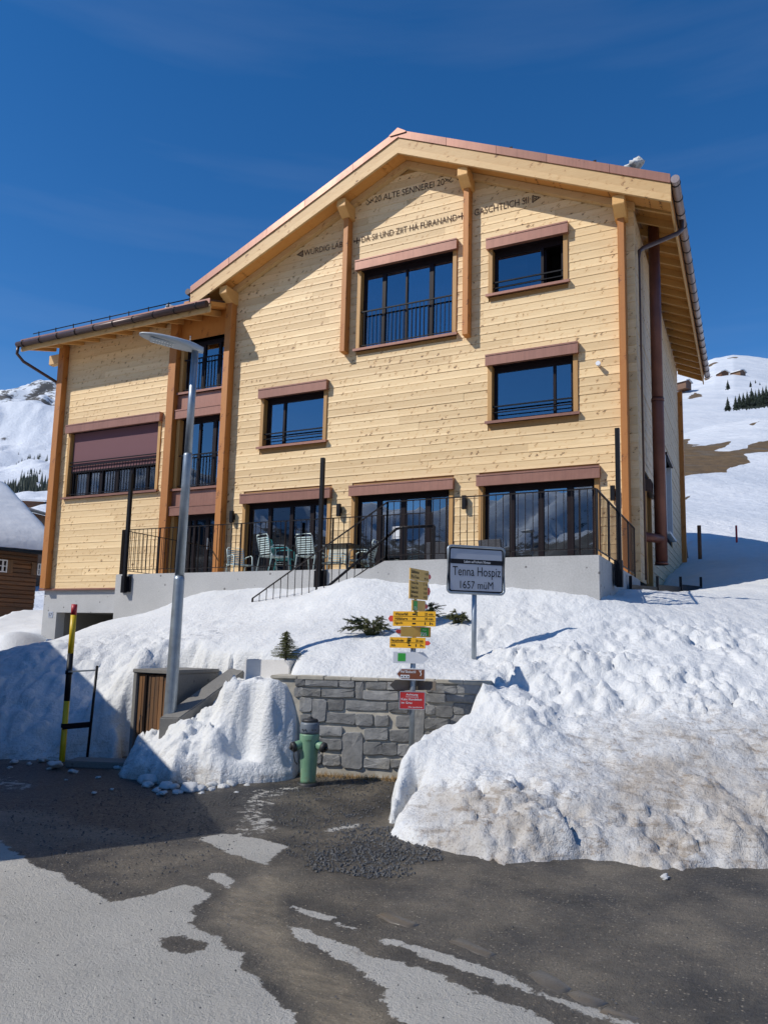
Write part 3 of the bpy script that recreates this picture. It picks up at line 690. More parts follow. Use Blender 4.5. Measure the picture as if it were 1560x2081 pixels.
    if q.get('blind'):
        zb = oz1-0.08-q['blind']*(oz1-oz0)+0.08
        b = MB(); b.box((ox0+0.05, Y0+0.07, zb), (ox1-0.05, Y0+0.085, oz1-0.02)); b.build('blind', M['blind'], win)
        MB().box((ox0+0.05, Y0+0.06, zb-0.05), (ox1-0.05, Y0+0.095, zb)).build('blind_rail', M['frame'], win)
    if q.get('handle'):
        MB().box((ox1-0.32, yf-0.06, oz0+0.95), (ox1-0.29, yf-0.02, oz0+1.25)).build('handle', M['galv'], win)
    return win
wins = [window(q) for q in WIN]
mid = wins[6]
nt_ = MB().box((-7.42, Y0+0.150, 3.98), (-7.16, Y0+0.154, 4.27)).build('paper_notice', M['white'], mid)
for k in range(7): MB().box((-7.40, Y0+0.147, 4.02+k*0.031), (-7.19-0.03*(k % 3), Y0+0.149, 4.028+k*0.031)).build('print_line', M['ink'], mid) if k < 1 else None
sw = [window(q) for q in STRIP]
m = MB()
for z0, z1 in ((5.085, 5.49), (7.755, 8.17)):
    MB().box((-13.93, Y0-0.03, z0), (-12.30, Y0+0.12, z1)).build('copper_panel', M['copper'], house)
MB().box((-13.93, Y0-0.02, 9.70), (-12.30, Y0+0.12, 10.9)).build('wood_panel', M['beam'], house)
# side wall openings
def side_open(y0, y1, z0, z1, door):
    f = MB(); x = XR-0.10
    for a, b, c, d in ((y0, y0+0.07, z0, z1), (y1-0.07, y1, z0, z1), (y0, y1, z0, z0+0.07), (y0, y1, z1-0.07, z1), ((y0+y1)/2-0.04, (y0+y1)/2+0.04, z0, z1)): f.box((x-0.05, a, c), (x, b, d))
    win = f.build('window', M['frame'], house)
    g = MB(); g.box((x-0.03, y0+0.07, z0+0.07), (x-0.02, y1-0.07, z1-0.07)); g.build('pane', M['glass'], win)
    r = MB(); r.box((x-0.8, y0-0.1, z0-0.1), (x-0.7, y1+0.1, z1+0.1)); r.build('room_lining', M['dark'], win)
    h = MB(); h.prism([(XR, z1-0.22), (XR+0.13, z1-0.22), (XR+0.13, z1+0.02), (XR, z1+0.05)], 1, y0-0.12, y1+0.12) if door else h.box((XR, y0-0.1, z1), (XR+0.08, y1+0.1, z1+0.07))
    h.build('hood', M['copper_dark'], win)
    for a, b in ((y0-0.1, y0), (y1, y1+0.1)): MB().box((XR-0.11, a, z0), (XR+0.03, b, z1)).build('jamb', M['jamb'] if door else M['white'], win)
    if not door: MB().box((XR-0.1, y0-0.12, z0-0.07), (XR+0.11, y1+0.12, z0-0.005)).build('sill', M['white'], win)
side_open(16.45, 17.25, ZF, 5.1, True); side_open(20.8, 22.3, 4.65, 6.7, False)

# ---- posts, purlins, roof
for x, zb in ((-12.19, ZF-0.0), (-8.70, 8.58), (-5.55, 8.50), (-2.15, ZF-0.03)):
    wd = 0.20 if x < -12 else 0.14
    MB().cbox((x-wd/2, Y0-0.24, zb), (x+wd/2, Y0-0.004, ztop(x)-0.90), 0.012).build('post', M['beam'], house)
    zt = ztop(x)-0.57
    p = MB(); p.prism([(Y0+0.14, zt-0.36), (Y0-0.26, zt-0.36), (Y0-0.52, zt-0.20), (Y0-0.52, zt), (Y0+0.14, zt)], 0, x-0.12, x+0.12)
    p.build('purlin', M['rafter'], house, bevel=0.008)
for x, wd in ((-18.42, 0.24), (-14.06, 0.26)):
    MB().cbox((x-wd/2, Y0-0.20, ZF-0.01), (x+wd/2, Y0-0.004, 10.25), 0.012).build('post', M['beam'], house)
MB().cbox((XR-0.03, YB-0.02, 3.6), (XR+0.14, YB+0.16, 10.0), 0.012).build('post', M['beam'], house)
# slanting prism in the gable plane
def slope(m, xa, xb, d0, d1, y0, y1, mi=0):
    m.prism([(xa, ztop(xa)-d1), (xb, ztop(xb)-d1), (xb, ztop(xb)-d0), (xa, ztop(xa)-d0)], 1, y0, y1, mi=mi)
for sx, xe in ((-1, EL), (1, ER)):
    m = MB(); slope(m, RX, xe, 0.0, 0.05, YF+0.02, YE); m.build('roof', M['copper_dark'], house)
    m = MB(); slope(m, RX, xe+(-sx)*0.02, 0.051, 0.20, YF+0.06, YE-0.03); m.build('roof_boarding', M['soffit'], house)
    n = 5; xs = np.linspace(RX, xe, n+1)+np.r_[0, rng.uniform(-.12, .12, n-1), 0]
    for k in range(n):
        f = MB(); slope(f, xs[k]+sx*0.004, xs[k+1]-sx*0.004, -0.015, 0.175, YF-0.035+0.002*(k % 2), YF+0.019); f.build('copper_fascia', M['copper'], house)
    f = MB(); slope(f, RX, xe, 0.178, 0.42, YF-0.005, YF+0.045); f.build('barge_board', M['beam_light'], house)
    f = MB(); slope(f, RX, xe, 0.424, 0.57, YF-0.022, YF+0.04); f.build('barge_board', M['beam_light'], house)
    f = MB(); slope(f, RX, RX+sx*5.25, 0.46, 0.62, Y0-0.13, Y0-0.006); f.build('wall_rafter', M['beam_light'], house)
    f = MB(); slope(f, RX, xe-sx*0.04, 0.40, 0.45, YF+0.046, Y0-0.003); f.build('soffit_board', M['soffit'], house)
    # eave: fascia, gutter with its brackets
    f = MB(); xx = xe-sx*0.03; f.box((min(xx, xx-sx*0.03), YF+0.05, ztop(xe)-0.40), (max(xx, xx-sx*0.03), YE-0.05, ztop(xe)-0.055)); f.build('eave_board', M['rafter'], house)
    gx = xe+sx*0.085; gz = ztop(xe)-0.11
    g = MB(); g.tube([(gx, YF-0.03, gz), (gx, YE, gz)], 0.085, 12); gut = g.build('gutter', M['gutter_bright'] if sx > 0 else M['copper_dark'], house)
    y = YF+0.12
    while y < YE-0.1:
        g = MB(); g.tube([(gx, y-0.018, gz), (gx, y+0.018, gz)], 0.094, 12); g.build('gutter_bracket', M['iron_brown'], gut); y += 0.56
    # rafters under the overhang
    y = YF+0.30
    while y < YE-0.1:
        xi = (XR-0.05) if sx > 0 else (XL+0.1); xo = xe-sx*0.07; f = MB()
        f.prism([(xi, ztop(xi)-0.36), (xo, ztop(xo)-0.36), (xo, ztop(xo)-0.201), (xi, ztop(xi)-0.201)], 1, y-0.028, y+0.028); f.build('rafter', M['rafter'], house); y += 0.605
m = MB(); m.prism([(RX-0.22, ztop(RX+0.22)+0.01), (RX, RZ+0.055), (RX+0.22, ztop(RX+0.22)+0.01), (RX+0.2, ztop(RX+0.2)-0.02), (RX-0.2, ztop(RX+0.2)-0.02)], 1, YF-0.06, YE); m.build('ridge_cap', M['copper'], house)
# under-roof boards in front of the gable
# wing roof: eave along the front
WZ, WS, WY, WX0, WX1 = 10.30, 0.34, 14.62, -19.35, -12.28
def wz(y): return WZ+WS*(y-WY)
m = MB(); m.prism([(WY, wz(WY)-0.05), (20.5, wz(20.5)-0.05), (20.5, wz(20.5)), (WY, wz(WY))], 0, WX0, WX1); m.build('roof', M['copper_dark'], house)
m = MB(); m.prism([(WY+0.02, wz(WY)-0.17), (20.4, wz(20.4)-0.17), (20.4, wz(20.4)-0.051), (WY+0.02, wz(WY)-0.051)], 0, WX0+0.02, WX1); m.build('roof_boarding', M['soffit'], house)
MB().box((WX0, WY-0.03, wz(WY)-0.12), (WX1, WY-0.002, wz(WY)+0.015)).build('copper_fascia', M['copper'], house)
MB().box((WX0+0.01, WY, wz(WY)-0.34), (WX1, WY+0.045, wz(WY)-0.121)).build('eave_board', M['beam_light'], house)
x = WX0+0.3
while x < WX1-0.1:
    f = MB(); f.prism([(WY+0.046, wz(WY)-0.33), (Y0+0.1, wz(Y0)-0.33), (Y0+0.1, wz(Y0)-0.171), (WY+0.046, wz(WY)-0.171)], 0, x-0.045, x+0.045); f.build('rafter', M['rafter'], house); x += 0.64
g = MB(); g.tube([(WX0-0.02, WY-0.11, wz(WY)-0.17), (WX1-0.02, WY-0.11, wz(WY)-0.17)], 0.085, 12); gut = g.build('gutter', M['copper_dark'], house)
x = WX0+0.25
while x < WX1: MB().tube([(x-0.02, WY-0.11, wz(WY)-0.17), (x+0.02, WY-0.11, wz(WY)-0.17)], 0.094, 12).build('gutter_bracket', M['iron_brown'], gut); x += 0.72
MB().cbox((-19.2, Y0+0.02, 9.83), (-18.55, Y0+0.2, 10.13), 0.01).build('purlin', M['beam_light'], house)
MB().prism([(15.4, wz(15.4)-0.4), (23.9, 10.3), (23.9, wz(20.4)-0.2), (20.4, wz(20.4)-0.18), (15.4, wz(15.4)-0.18)], 0, -18.60, -18.46).build('wing_gable', M['spruce_y'], house)
# snow guard on the wing roof
sg = MB(); ys = WY+0.30; zs = wz(ys)
for dz in (0.09, 0.21): sg.tube([(WX0+0.1, ys, zs+dz), (WX1-0.3, ys, zs+dz)], 0.014, 6)
x = WX0+0.35
while x < WX1-0.3: sg.bar((x, ys+0.02, zs-0.01), (x, ys-0.01, zs+0.24), 0.03, 0.012); x += 0.72
sg.build('snow_guard', M['iron'], house)
for x in (-11.9, -10.1, -8.2, -4.4, -2.6): MB().box((x-0.03, YF+0.02, ztop(x)+0.0), (x+0.03, YF+0.06, ztop(x)+0.08)).build('roof_clip', M['iron'], house)
# downpipes and the flue
zg = wz(WY)-0.17
MB().tube([(WX0+0.02, WY-0.11, zg-0.05), (WX0+0.0, WY-0.11, zg-0.28), (WX0+0.10, WY+0.05, zg-0.48), (-18.72, Y0+0.05, zg-0.95), (-18.70, Y0+0.25, zg-1.05), (-18.70, Y0+0.3, 2.6)], 0.045, 10).build('downpipe', M['copper_dark'], house)
gx = ER+0.085; gz = ztop(ER)-0.11
MB().tube([(gx, 16.35, gz-0.05), (gx, 16.32, gz-0.30), (gx-0.08, 16.2, gz-0.44), (XR+0.14, 15.85, gz-0.80), (XR+0.075, 15.72, gz-0.92), (XR+0.07, 15.70, gz-1.1), (XR+0.07, 15.70, 2.95)], [0.05, 0.05, 0.05, 0.05, 0.04, 0.022, 0.022], 10).build('downpipe', M['copper_dark'], house)
def at_x(px, py, X):
    d = ray(px, py); p = d*(X/d.x); return Vector((p.x, p.y, p.z+EYE))
fl = at_x(1341, 1050, -1.66); fb = at_x(1341, 1146, -1.66)
MB().tube([(fl.x, fl.y, fb.z), (fl.x, fl.y, 6.9), (fl.x, fl.y, 6.92)], 0.125, 16).tube([(fl.x, fl.y, 6.92), (fl.x, fl.y, 6.99)], 0.135, 16).tube([(fl.x, fl.y, 6.99), (fl.x, fl.y, ztop(fl.x)-0.2)], 0.12, 16).tube([(fl.x, fl.y, fb.z), (fl.x, fl.y, fb.z+0.06)], 0.135, 16).tube([(fl.x, fl.y-0.05, fb.z+0.55), (XR-0.05, fl.y-0.55, fb.z+0.55)], 0.10, 12).build('flue_pipe', M['copper_flue'], house)
# wall lamps, tap, lettering
for x in (-11.86, -8.73, -5.58, -2.42):
    m = MB(); m.box((x-0.045, Y0-0.045, 4.63), (x+0.045, Y0-0.006, 4.74)); m.cbox((x-0.045, Y0-0.135, 4.54), (x+0.045, Y0-0.045, 4.84), 0.006); m.build('wall_lamp', M['iron'], house)
p = at_y(1217, 744, Y0); MB().tube([(p.x, Y0-0.005, p.z), (p.x, Y0-0.16, p.z+0.01)], [0.03, 0.05], 10).build('wall_sensor', M['white'], house)
text('lettering', '20 ALTE SENNEREI 20', M['engrave'], house, (-8.04, Y0-0.010, 12.41), (1, 0, 0), (0, 0, 1), 1.85, 0.165, 0.003, bold=0.0)
def ornament(x, z, sx):
    m = MB()
    for ph in (0, 2.1):
        pts = [(x+sx*t*0.20, Y0-0.009, z+0.05*math.sin(t*6.0+ph)+ (0.03 if ph else -0.01)) for t in np.linspace(0, 1, 14)]; m.tube(pts, 0.008, 5)
    m.build('ornament', M['engrave'], house)
ornament(-8.07, 12.46, -1); ornament(-6.17, 12.49, 1)
zl = 11.43
for s, a, b in (('WÜRDIG LÄBA', -10.04, -8.78), ('DA SII UND ZIIT HÄ FÜRANAND', -8.37, -5.86), ('GASCHTLICH SII', -5.43, -4.15)):
    dots = '\u00dc' in s or '\u00c4' in s
    text('lettering', s, M['engrave'], house, (a, Y0-0.010, zl), (1, 0, 0), (0, 0, 1), b-a, 0.165*(1.18 if dots else 1), 0.003, bold=0.0)
for xc in (-8.50, -5.74):
    m = MB(); m.box((xc-0.08, Y0-0.010, zl+0.07), (xc+0.08, Y0-0.004, zl+0.095)); m.box((xc-0.012, Y0-0.011, zl+0.0), (xc+0.012, Y0-0.005, zl+0.165))
    for dx, dz in ((-0.08, 0), (0.08, 0)): m.box((xc+dx-0.012, Y0-0.0095, zl+0.05), (xc+dx+0.012, Y0-0.0045, zl+0.115))
    m.build('cross', M['engrave'], house)
for xa, sx in ((-10.08, -1), (-4.07, 1)):
    m = MB()
    for i in range(4):
        for j in range(4-i):
            cx = xa+sx*(0.015+i*0.038); cz = zl+0.082+(j-(3-i)/2)*0.048
            m.box((cx-0.013, Y0-0.010, cz-0.018), (cx+0.013, Y0-0.004, cz+0.018))
    m.bar((xa, Y0-0.008, zl), (xa, Y0-0.008, zl+0.165), 0.012); m.bar((xa, Y0-0.008, zl), (xa+sx*0.18, Y0-0.008, zl+0.082), 0.012); m.bar((xa, Y0-0.008, zl+0.165), (xa+sx*0.18, Y0-0.008, zl+0.082), 0.012)
    m.build('ornament', M['engrave'], house)

# ------------------------------------------------------------------ setting: ground, road, snow, hills
def struct(o): o['kind'] = 'structure'; return o
def stuff(o, label=None):
    o['kind'] = 'stuff'
    if label: o['label'] = label
    return o
# wide snow sheet out to the horizon
th = np.linspace(0, 2*math.pi, 97); rr = np.array([0.5, 12, 60, 150, 400, 1000, 2500, 5000])
T, Rr = np.meshgrid(th, rr); struct(grid_xyz('ground', Rr*np.cos(T), Rr*np.sin(T), np.where(Rr < 13, -0.9, -1.2)+0*T, M['roof_snow']))
# road with dry and wet patches
us = axis((-60, -6, 3), (-6, -4.2, 0.1), (-4.2, 4.2, 0.025), (4.2, 8, 0.1), (8, 60, 3)); vs_ = axis((-30, 1.6, 2), (1.6, 2.2, 0.1), (2.2, 9.4, 0.025), (9.4, 13.5, 0.15))
U, V = np.meshgrid(us, vs_)
def zp(*pts): return [guv(x/2, 1560+y/2) for x, y in pts]
def zq(*pts): return [guv(780+x/2, 1560+y/2) for x, y in pts]
DRY = [zp((-900, -100), (0, 300), (160, 410), (240, 430), (340, 490), (450, 545), (600, 520), (750, 470), (870, 510), (790, 570), (800, 600), (765, 625), (780, 650), (860, 680), (930, 745), (985, 755), (990, 820), (1100, 920), (1110, 950), (1190, 1000), (1195, 1042), (1200, 1300), (-900, 1500)),
       zp((805, 290), (900, 270), (1060, 290), (1180, 320), (1100, 370), (1080, 390), (1000, 375), (930, 350)),
       zp((830, 435), (900, 425), (960, 460), (930, 485)), zp((1325, 245), (1460, 222), (1465, 235), (1330, 262)),
       zp((1150, 635), (1210, 640), (1330, 690), (1560, 780))+zq((200, 830), (400, 920), (600, 990), (700, 1042), (1100, 1300), (400, 1400), (80, 1042), (40, 1000), (0, 900))+zp((1510, 850), (1400, 780), (1210, 700)),
       zp((1370, 625), (1560, 690))+zq((250, 760), (500, 850), (800, 960), (1050, 1042), (1700, 1260), (1300, 1200), (960, 1042), (700, 960), (400, 850), (150, 760), (0, 710)),
       zp((1190, 562), (1250, 575), (1360, 605), (1350, 615), (1230, 590))]
HALF = [zp((1000, 100), (1240, 90), (1100, 180), (1180, 260), (930, 290), (950, 150)), zp((-700, -90), (60, 40), (180, 75), (90, 105), (0, 90), (-700, 80)), zq((-40, 650), (0, 670), (300, 790), (700, 930), (1050, 1045), (1200, 1100), (900, 1040), (500, 900), (150, 770))]
dry = np.zeros(U.shape); near = (np.abs(U) < 9) & (V > 1.0) & (V < 11)
uu, vv = U[near], V[near]; d = np.full(uu.shape, -9.0)
for P in DRY: d = np.maximum(d, sdpoly(uu, vv, P))
blot = zp((645, 700), (680, 690), (740, 688), (840, 715), (830, 735), (760, 750), (690, 748))
d = np.minimum(d, -sdpoly(uu, vv, blot))
dv = sstep(-0.09, 0.09, d+0.035*fbm(uu*4, vv*4, 4, 44))
for P in HALF: dv = np.maximum(dv, 0.48*sstep(-0.15, 0.15, sdpoly(uu, vv, P)))
dry[near] = dv; dry[~near & (U < -3) & (V < 5)] = 1.0; dry[~near & (V < 1.1)] = 0.9
WATER = zp((1010, 440), (1080, 420), (1140, 440), (1180, 470), (1150, 500), (1140, 620), (1200, 720), (1330, 800), (1420, 860), (1500, 920), (1560, 1000), (1600, 1100), (1300, 1100), (1230, 960), (1130, 860), (1060, 770), (960, 700), (870, 620), (880, 540), (920, 510))
PUDDLE = zp((1015, 450), (1060, 422), (1110, 428), (1140, 455), (1175, 480), (1120, 500), (1040, 500), (940, 520), (930, 500), (1000, 490))
wat = np.zeros(U.shape); wat[near] = np.maximum(0.75*sstep(-0.16, 0.16, sdpoly(uu, vv, WATER)+0.05*fbm(uu*5, vv*5, 3, 4)), 0.9*sstep(-0.06, 0.08, sdpoly(uu, vv, PUDDLE)+0.04*fbm(uu*6, vv*6, 3, 14)))
MUD_SHADE = [guv(*q) for q in ((-200, 1555), (140, 1548), (290, 1575), (410, 1612), (560, 1600), (640, 1610), (520, 1640), (460, 1690), (330, 1700), (200, 1690), (100, 1650), (-200, 1640))]  # wet soil at the back; the rest darkens the shaded strip by colour
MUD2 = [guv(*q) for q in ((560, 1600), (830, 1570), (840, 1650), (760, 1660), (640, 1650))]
mud_shade = np.zeros(U.shape); mud_shade[near] = np.maximum(0.75*sstep(-0.35, 0.3, sdpoly(uu, vv, MUD_SHADE)), 0.42*sstep(-0.3, 0.3, sdpoly(uu, vv, MUD2)))
H = 0.012*fbm(U*0.8, V*0.8, 3, 3)+0.012*mud_shade*(billow(U*4, V*4, 4, 15)-0.3)+0.004*fbm(U*7, V*7, 3, 5)-0.003*wat
H += np.where(near, 0.09*sstep(7.2, 9.2, V)*sstep(-3, -0.5, U), 0)
H += np.where(near, -0.006*(1-sstep(0, 0.4, dry)), 0)
ripple = 0.0012*np.sin(70*(V+0.18*np.sin(9*U))+4*fbm(U*6, V*6, 3, 8))*sstep(0.3, 0.75, wat)*(wat < 0.9); H += ripple
struct(grid_obj('road', us, vs_, H, M['asphalt'], attrs={'dry': dry, 'water': wat, 'grit': mud_shade}))
def road_z(u, v): return 0.012*float(fbm(np.array(u*0.8), np.array(v*0.8), 3, 3))+(0.09*float(sstep(7.2, 9.2, np.array(v)))*float(sstep(-3, -.5, np.array(u))))
road = bpy.data.objects['road']
# channel stones along the street edge
kp = [guv(x, y) for x, y in ((770, 1853), (845, 1878), (915, 1905), (1000, 1942), (1085, 1975), (1160, 2010), (1230, 2045), (1300, 2080), (1400, 2125), (1500, 2170))]
for i in (0, 2, 4, 5, 6, 8):
    a = np.array(kp[i])+rng.uniform(-.03, .03, 2); b = np.array(kp[i+1])+rng.uniform(-.03, .03, 2); t = (b-a); Ln = np.hypot(*t); t /= Ln; nrm = np.array((-t[1], t[0])); m = MB(); hw = 0.045+rng.uniform(0, 0.02)
    out = []
    for f, s_ in ((0.02, -1), (0.5, -1.1), (0.98, -1), (1.0, 0), (0.98, 1), (0.5, 1.08), (0.02, 1), (0.0, 0)):
        p = a+t*Ln*f+nrm*hw*s_*rng.uniform(0.6, 1.15); out.append(p)
    c = sum(out)/8; top = [(c+(p-c)*0.80) for p in out]; zt = road_z(*((a+b)/2))+0.002+rng.uniform(-0.003, 0.003); vs3 = []
    for p in out: X = xy(*p); vs3.append((*X, -0.03))
    for p in out: X = xy(*p); vs3.append((*X, zt-0.008))
    for p in top: X = xy(*p); vs3.append((*X, zt+rng.uniform(-.003, .003)))
    m.add(vs3, [(k, (k+1) % 8, 8+(k+1) % 8, 8+k) for k in range(8)]+[(8+k, 8+(k+1) % 8, 16+(k+1) % 8, 16+k) for k in range(8)], True); m.add(vs3[16:], [tuple(range(8))], True)
    m.build('kerb_stone', M['kerb'], road)

# ---- the big snow field between road, terrace and hill
C = []
def c_px(*rows): C.extend(uvz(*r) for r in rows)
def c_xyz(*rows):
    for x, y, z in rows: a = uv_of(x, y); C.append((a[0], a[1], z))
c_px((600, 1366, 9.15), (700, 1364, 9.1), (800, 1368, 9.0), (900, 1374, 8.95), (960, 1380, 8.8), (964, 1338, 9.6), (640, 1330, 9.7), (745, 1288, 10.3), (830, 1300, 9.9), (870, 1272, 10.6), (935, 1274, 10.4), (560, 1330, 9.9), (480, 1330, 10.2), (420, 1340, 10.4), (330, 1340, 10.5), (260, 1345, 10.5))
c_xyz((-12.28, 12.2, 1.96), (-11.46, 12.2, 2.1), (-10.93, 12.2, 2.24), (-10.17, 12.2, 2.46), (-9.68, 12.2, 2.56), (-8.95, 12.2, 2.58), (-7.8, 12.2, 2.58), (-6.94, 12.2, 2.61), (-6.23, 11.1, 2.57), (-5.95, 11.1, 2.66), (-5.4, 11.1, 2.62), (-4.69, 11.1, 2.51), (-3.87, 11.1, 2.50), (-2.79, 11.1, 2.42), (-1.97, 11.1, 2.28), (-1.75, 12.4, 2.40), (-1.7, 15.2, 2.62), (-1.7, 18.7, 2.90), (-1.7, 22, 3.7), (-1.7, 25.7, 4.35))
# ploughed bank on the right
c_px((835, 1530, 7.55), (870, 1500, 7.85), (905, 1462, 8.1), (960, 1425, 8.3), (985, 1390, 8.7), (1040, 1350, 9.3), (840, 1600, 7.2), (860, 1640, 6.9), (1000, 1600, 6.95), (1000, 1500, 7.7), (1200, 1600, 6.8), (1200, 1500, 7.6), (1100, 1420, 8.4), (1300, 1420, 8.4), (1200, 1330, 9.4), (1400, 1600, 6.8), (1400, 1500, 7.5), (1540, 1600, 6.9), (1540, 1480, 7.7), (1540, 1380, 8.8), (1400, 1300, 9.8), (1150, 1260, 10.3), (1300, 1225, 11.3), (1340, 1206, 12.0), (1420, 1222, 11.8), (1560, 1252, 11.2), (1400, 1680, 6.3), (1100, 1690, 6.1), (900, 1700, 6.15), (1250, 1700, 6.2), (1700, 1500, 7.6), (1700, 1300, 10.2), (1420, 1170, 18), (1500, 1190, 15), (1560, 1204, 14), (1560, 1130, 22), (1430, 1112, 26), (1700, 1120, 24), (1800, 1230, 13))
# left bank beside the drive
c_px((210, 1275, 14.7), (150, 1297, 13.2), (100, 1312, 12.3), (50, 1346, 11.6), (0, 1380, 11.2), (-80, 1425, 10.9), (60, 1450, 10.6), (150, 1420, 10.9), (230, 1400, 10.9), (60, 1510, 10.15), (160, 1500, 10.2), (230, 1470, 10.3), (0, 1520, 10.1), (300, 1300, 12.5), (420, 1270, 12.6), (350, 1310, 11.6), (560, 1260, 12.0), (-100, 1520, 10.1))
c_xyz((-17, 15, 0.35), (-15.5, 14.2, 0.7), (-19, 14.0, 0.6), (-13.5, 13.4, 1.5))
c_px((0, 1335, 15.5), (60, 1318, 17), (0, 1295, 21), (70, 1280, 23), (0, 1275, 26), (-200, 1330, 16), (-200, 1290, 24))
Pc = np.array(C); topf = tps(Pc[:, :2], Pc[:, 2], 0.02)
FOOT = [guv(785, 1697), guv(820, 1712), guv(870, 1722), guv(940, 1738), guv(1020, 1762), guv(1100, 1757), guv(1180, 1748), guv(1240, 1752), guv(1330, 1770), guv(1365, 1778), guv(1440, 1766), guv(1500, 1768), guv(1580, 1774), (4.2, 5.9), (7, 6.4), (14, 8), (14, 30), (-14.5, 30), (-14.5, 10.2)]
FOOT += [uvz(-120, 1545, 9.9)[:2], uvz(0, 1545, 9.85)[:2], uvz(40, 1540, 9.7)[:2], uvz(80, 1540, 10.0)[:2], uvz(105, 1540, 9.75)[:2], uvz(135, 1538, 9.7)[:2], uvz(160, 1538, 9.95)[:2], uvz(200, 1535, 10.0)[:2], uvz(225, 1535, 9.8)[:2], uvz(252, 1515, 10.0)[:2], uvz(258, 1500, 10.4)[:2], (-2.9, 10.6), (-2.35, 10.4), (-1.95, 10.1), (-1.15, 9.85), (-1.10, 9.16), (-0.3, 9.04), (0.6, 8.90), (1.00, 8.82), (0.80, 8.35), (0.52, 8.1), (0.28, 7.85), (0.13, 7.6), (0.10, 7.25), (0.12, 6.97), guv(848, 1652), guv(805, 1672)]
us = axis((-14.5, -6.5, 0.10), (-6.5, 6.6, 0.03), (6.6, 14, 0.12)); vs_ = axis((5.3, 10.6, 0.03), (10.6, 13.2, 0.045), (13.2, 30, 0.12)); U, V = np.meshgrid(us, vs_)
jit = (0.05+0.16*(U < -2))*fbm(U*3, V*3, 3, 21)+0.04*fbm(U*9, V*9, 3, 22)
sd = sdpoly(U, V, FOOT)
wallz = (U > -1.6) & (U < 1.3) & (V > 8.45) & (V < 10.2)
sd = np.where(wallz, sd, sd+jit)
base = np.where(wallz & (U < 1.08) & (V > 9.03-0.154*(U+1.16)+0.05), 1.12, -0.12)
left = sstep(-1.9, -3.4, U); right = sstep(0.0, 0.6, U)*(V < 8.9)
width = 0.16+0.35*left+0.22*right*sstep(0.55, 1.0, U+0.3*(7-V)*(V < 7))
tt = np.clip(sd/width, 0, 1); prof = np.sqrt(np.clip(1-(1-tt)**2, 0, 1))
Tt = topf(U, V)
bank = sstep(-0.3, 0.8, U)*(1-sstep(9.0, 11.5, V))*sstep(1.10, 1.3, np.where(U < 1.3, U+np.where(V > 8.6, 0, 1), 9)); lft = left*(1-sstep(11.5, 14, V))
lump = billow(U*2.1, V*2.1, 5, 31, 0.55)-0.28; chunk = billow(U*5.5+0.6*fbm(U*2, V*2, 2, 3), V*5.5, 4, 41, 0.6)-0.3; soft = fbm(U*1.3, V*1.3, 4, 51)
big = 0.30+0.95*sstep(0.36, 0.68, vnoise(U*0.8+3.1, V*1.3, 77)*0.6+vnoise(U*2.1, V*2.6, 78)*0.4)
melt = billow((U+0.5*V)*2.4, (V-0.3*U)*7.5, 4, 61, 0.55)-0.3
Tt = Tt+bank*big*(0.10*lump+0.16*(billow(U*1.1+.3*V, V*1.3, 4, 34, .5)-0.3)+0.075*chunks(U*2.3+0.5*fbm(U*2, V*2, 2, 5), V*2.9, 3)+0.06*chunks(U*6.5+0.4*fbm(U*4, V*4, 2, 6), V*7.5, 5)+0.05*melt)+bank*0.10*fbm(U*0.9, V*1.2, 3, 33)+lft*(0.11*lump+0.07*chunks(U*4, V*5, 8))+(1-bank)*(1-lft)*(0.045*soft+0.03*melt+0.02*lump)
Tt += bank*(0.2+0.8*np.clip(big, 0, 1))*0.045*(billow(U*13+V*3, V*15, 3, 71, .6)-0.3)+0.006*fbm(U*19, V*19, 2, 72)
Hs = base+(Tt-base)*prof; Hs = np.where(sd <= 0, -0.5, Hs)
hz = Hs-0.0
dirt = right*np.clip(sstep(0.62, 0.12, hz+0.18*fbm(U*1.1, V*1.1, 3, 19)), 0, 1)*0.95+bank*0.22*sstep(1.3, 0.6, hz)
dirt += 0.42*bank*sstep(0.8, 2.4, U)*sstep(1.15, .4, hz); dirt += 0.3*bank*sstep(1.5, 3.0, U)*sstep(8.9, 7.6, V); dirt += 0.6*lft*sstep(0.45, 0.02, hz)
dirt = np.clip(dirt, 0, 1)
# keep clear of the terrace block and the house body
X = U*UR.x+V*UF.x; Y = U*UR.y+V*UF.y
inside = ((X > -12.35) & (X < -2.05) & (Y > 12.35)) | ((X > -6.2) & (X < -2.05) & (Y > 11.3)) | ((X > -18.5) & (X < -2.1) & (Y > 15.7))
Hs = np.where(inside, -0.5, Hs)
sf = struct(grid_obj('snow_field', us, vs_, Hs, M['snow_bank'], keep=(Hs > -0.3), attrs={'dirt': dirt}))
def snow_z(u, v):
    i = np.searchsorted(vs_, v); j = np.searchsorted(us, u); return float(Hs[min(i, len(vs_)-1), min(j, len(us)-1)])
# ---- heap between the cabinet and the stone wall
us2 = np.arange(-3.25, -0.75, 0.018); vs2 = np.arange(8.1, 10.3, 0.018); U2, V2 = np.meshgrid(us2, vs2)
foot_u = [-3.15, -2.95, -2.6, -2.25, -2.0, -1.7, -1.35, -1.1, -0.9]; foot_v = [9.25, 8.88, 8.72, 8.42, 8.55, 8.44, 8.52, 8.62, 8.75]
htop = np.interp(U2, [-3.2, -3.0, -2.82, -2.4, -2.15, -2.0, -1.85, -1.5, -1.12, -0.98, -0.90], [0.05, 0.26, 0.46, 0.60, 0.64, 0.76, 1.02, 1.12, 1.10, 1.00, 0.6])
rough2 = 1-sstep(-2.0, -1.55, U2)
wob = (0.05+0.06*rough2)*fbm(U2*1.6, V2*3.0, 3, 81)+0.018*fbm(U2*8, V2*8, 3, 82)
d2 = V2-np.interp(U2, foot_u, foot_v)+wob
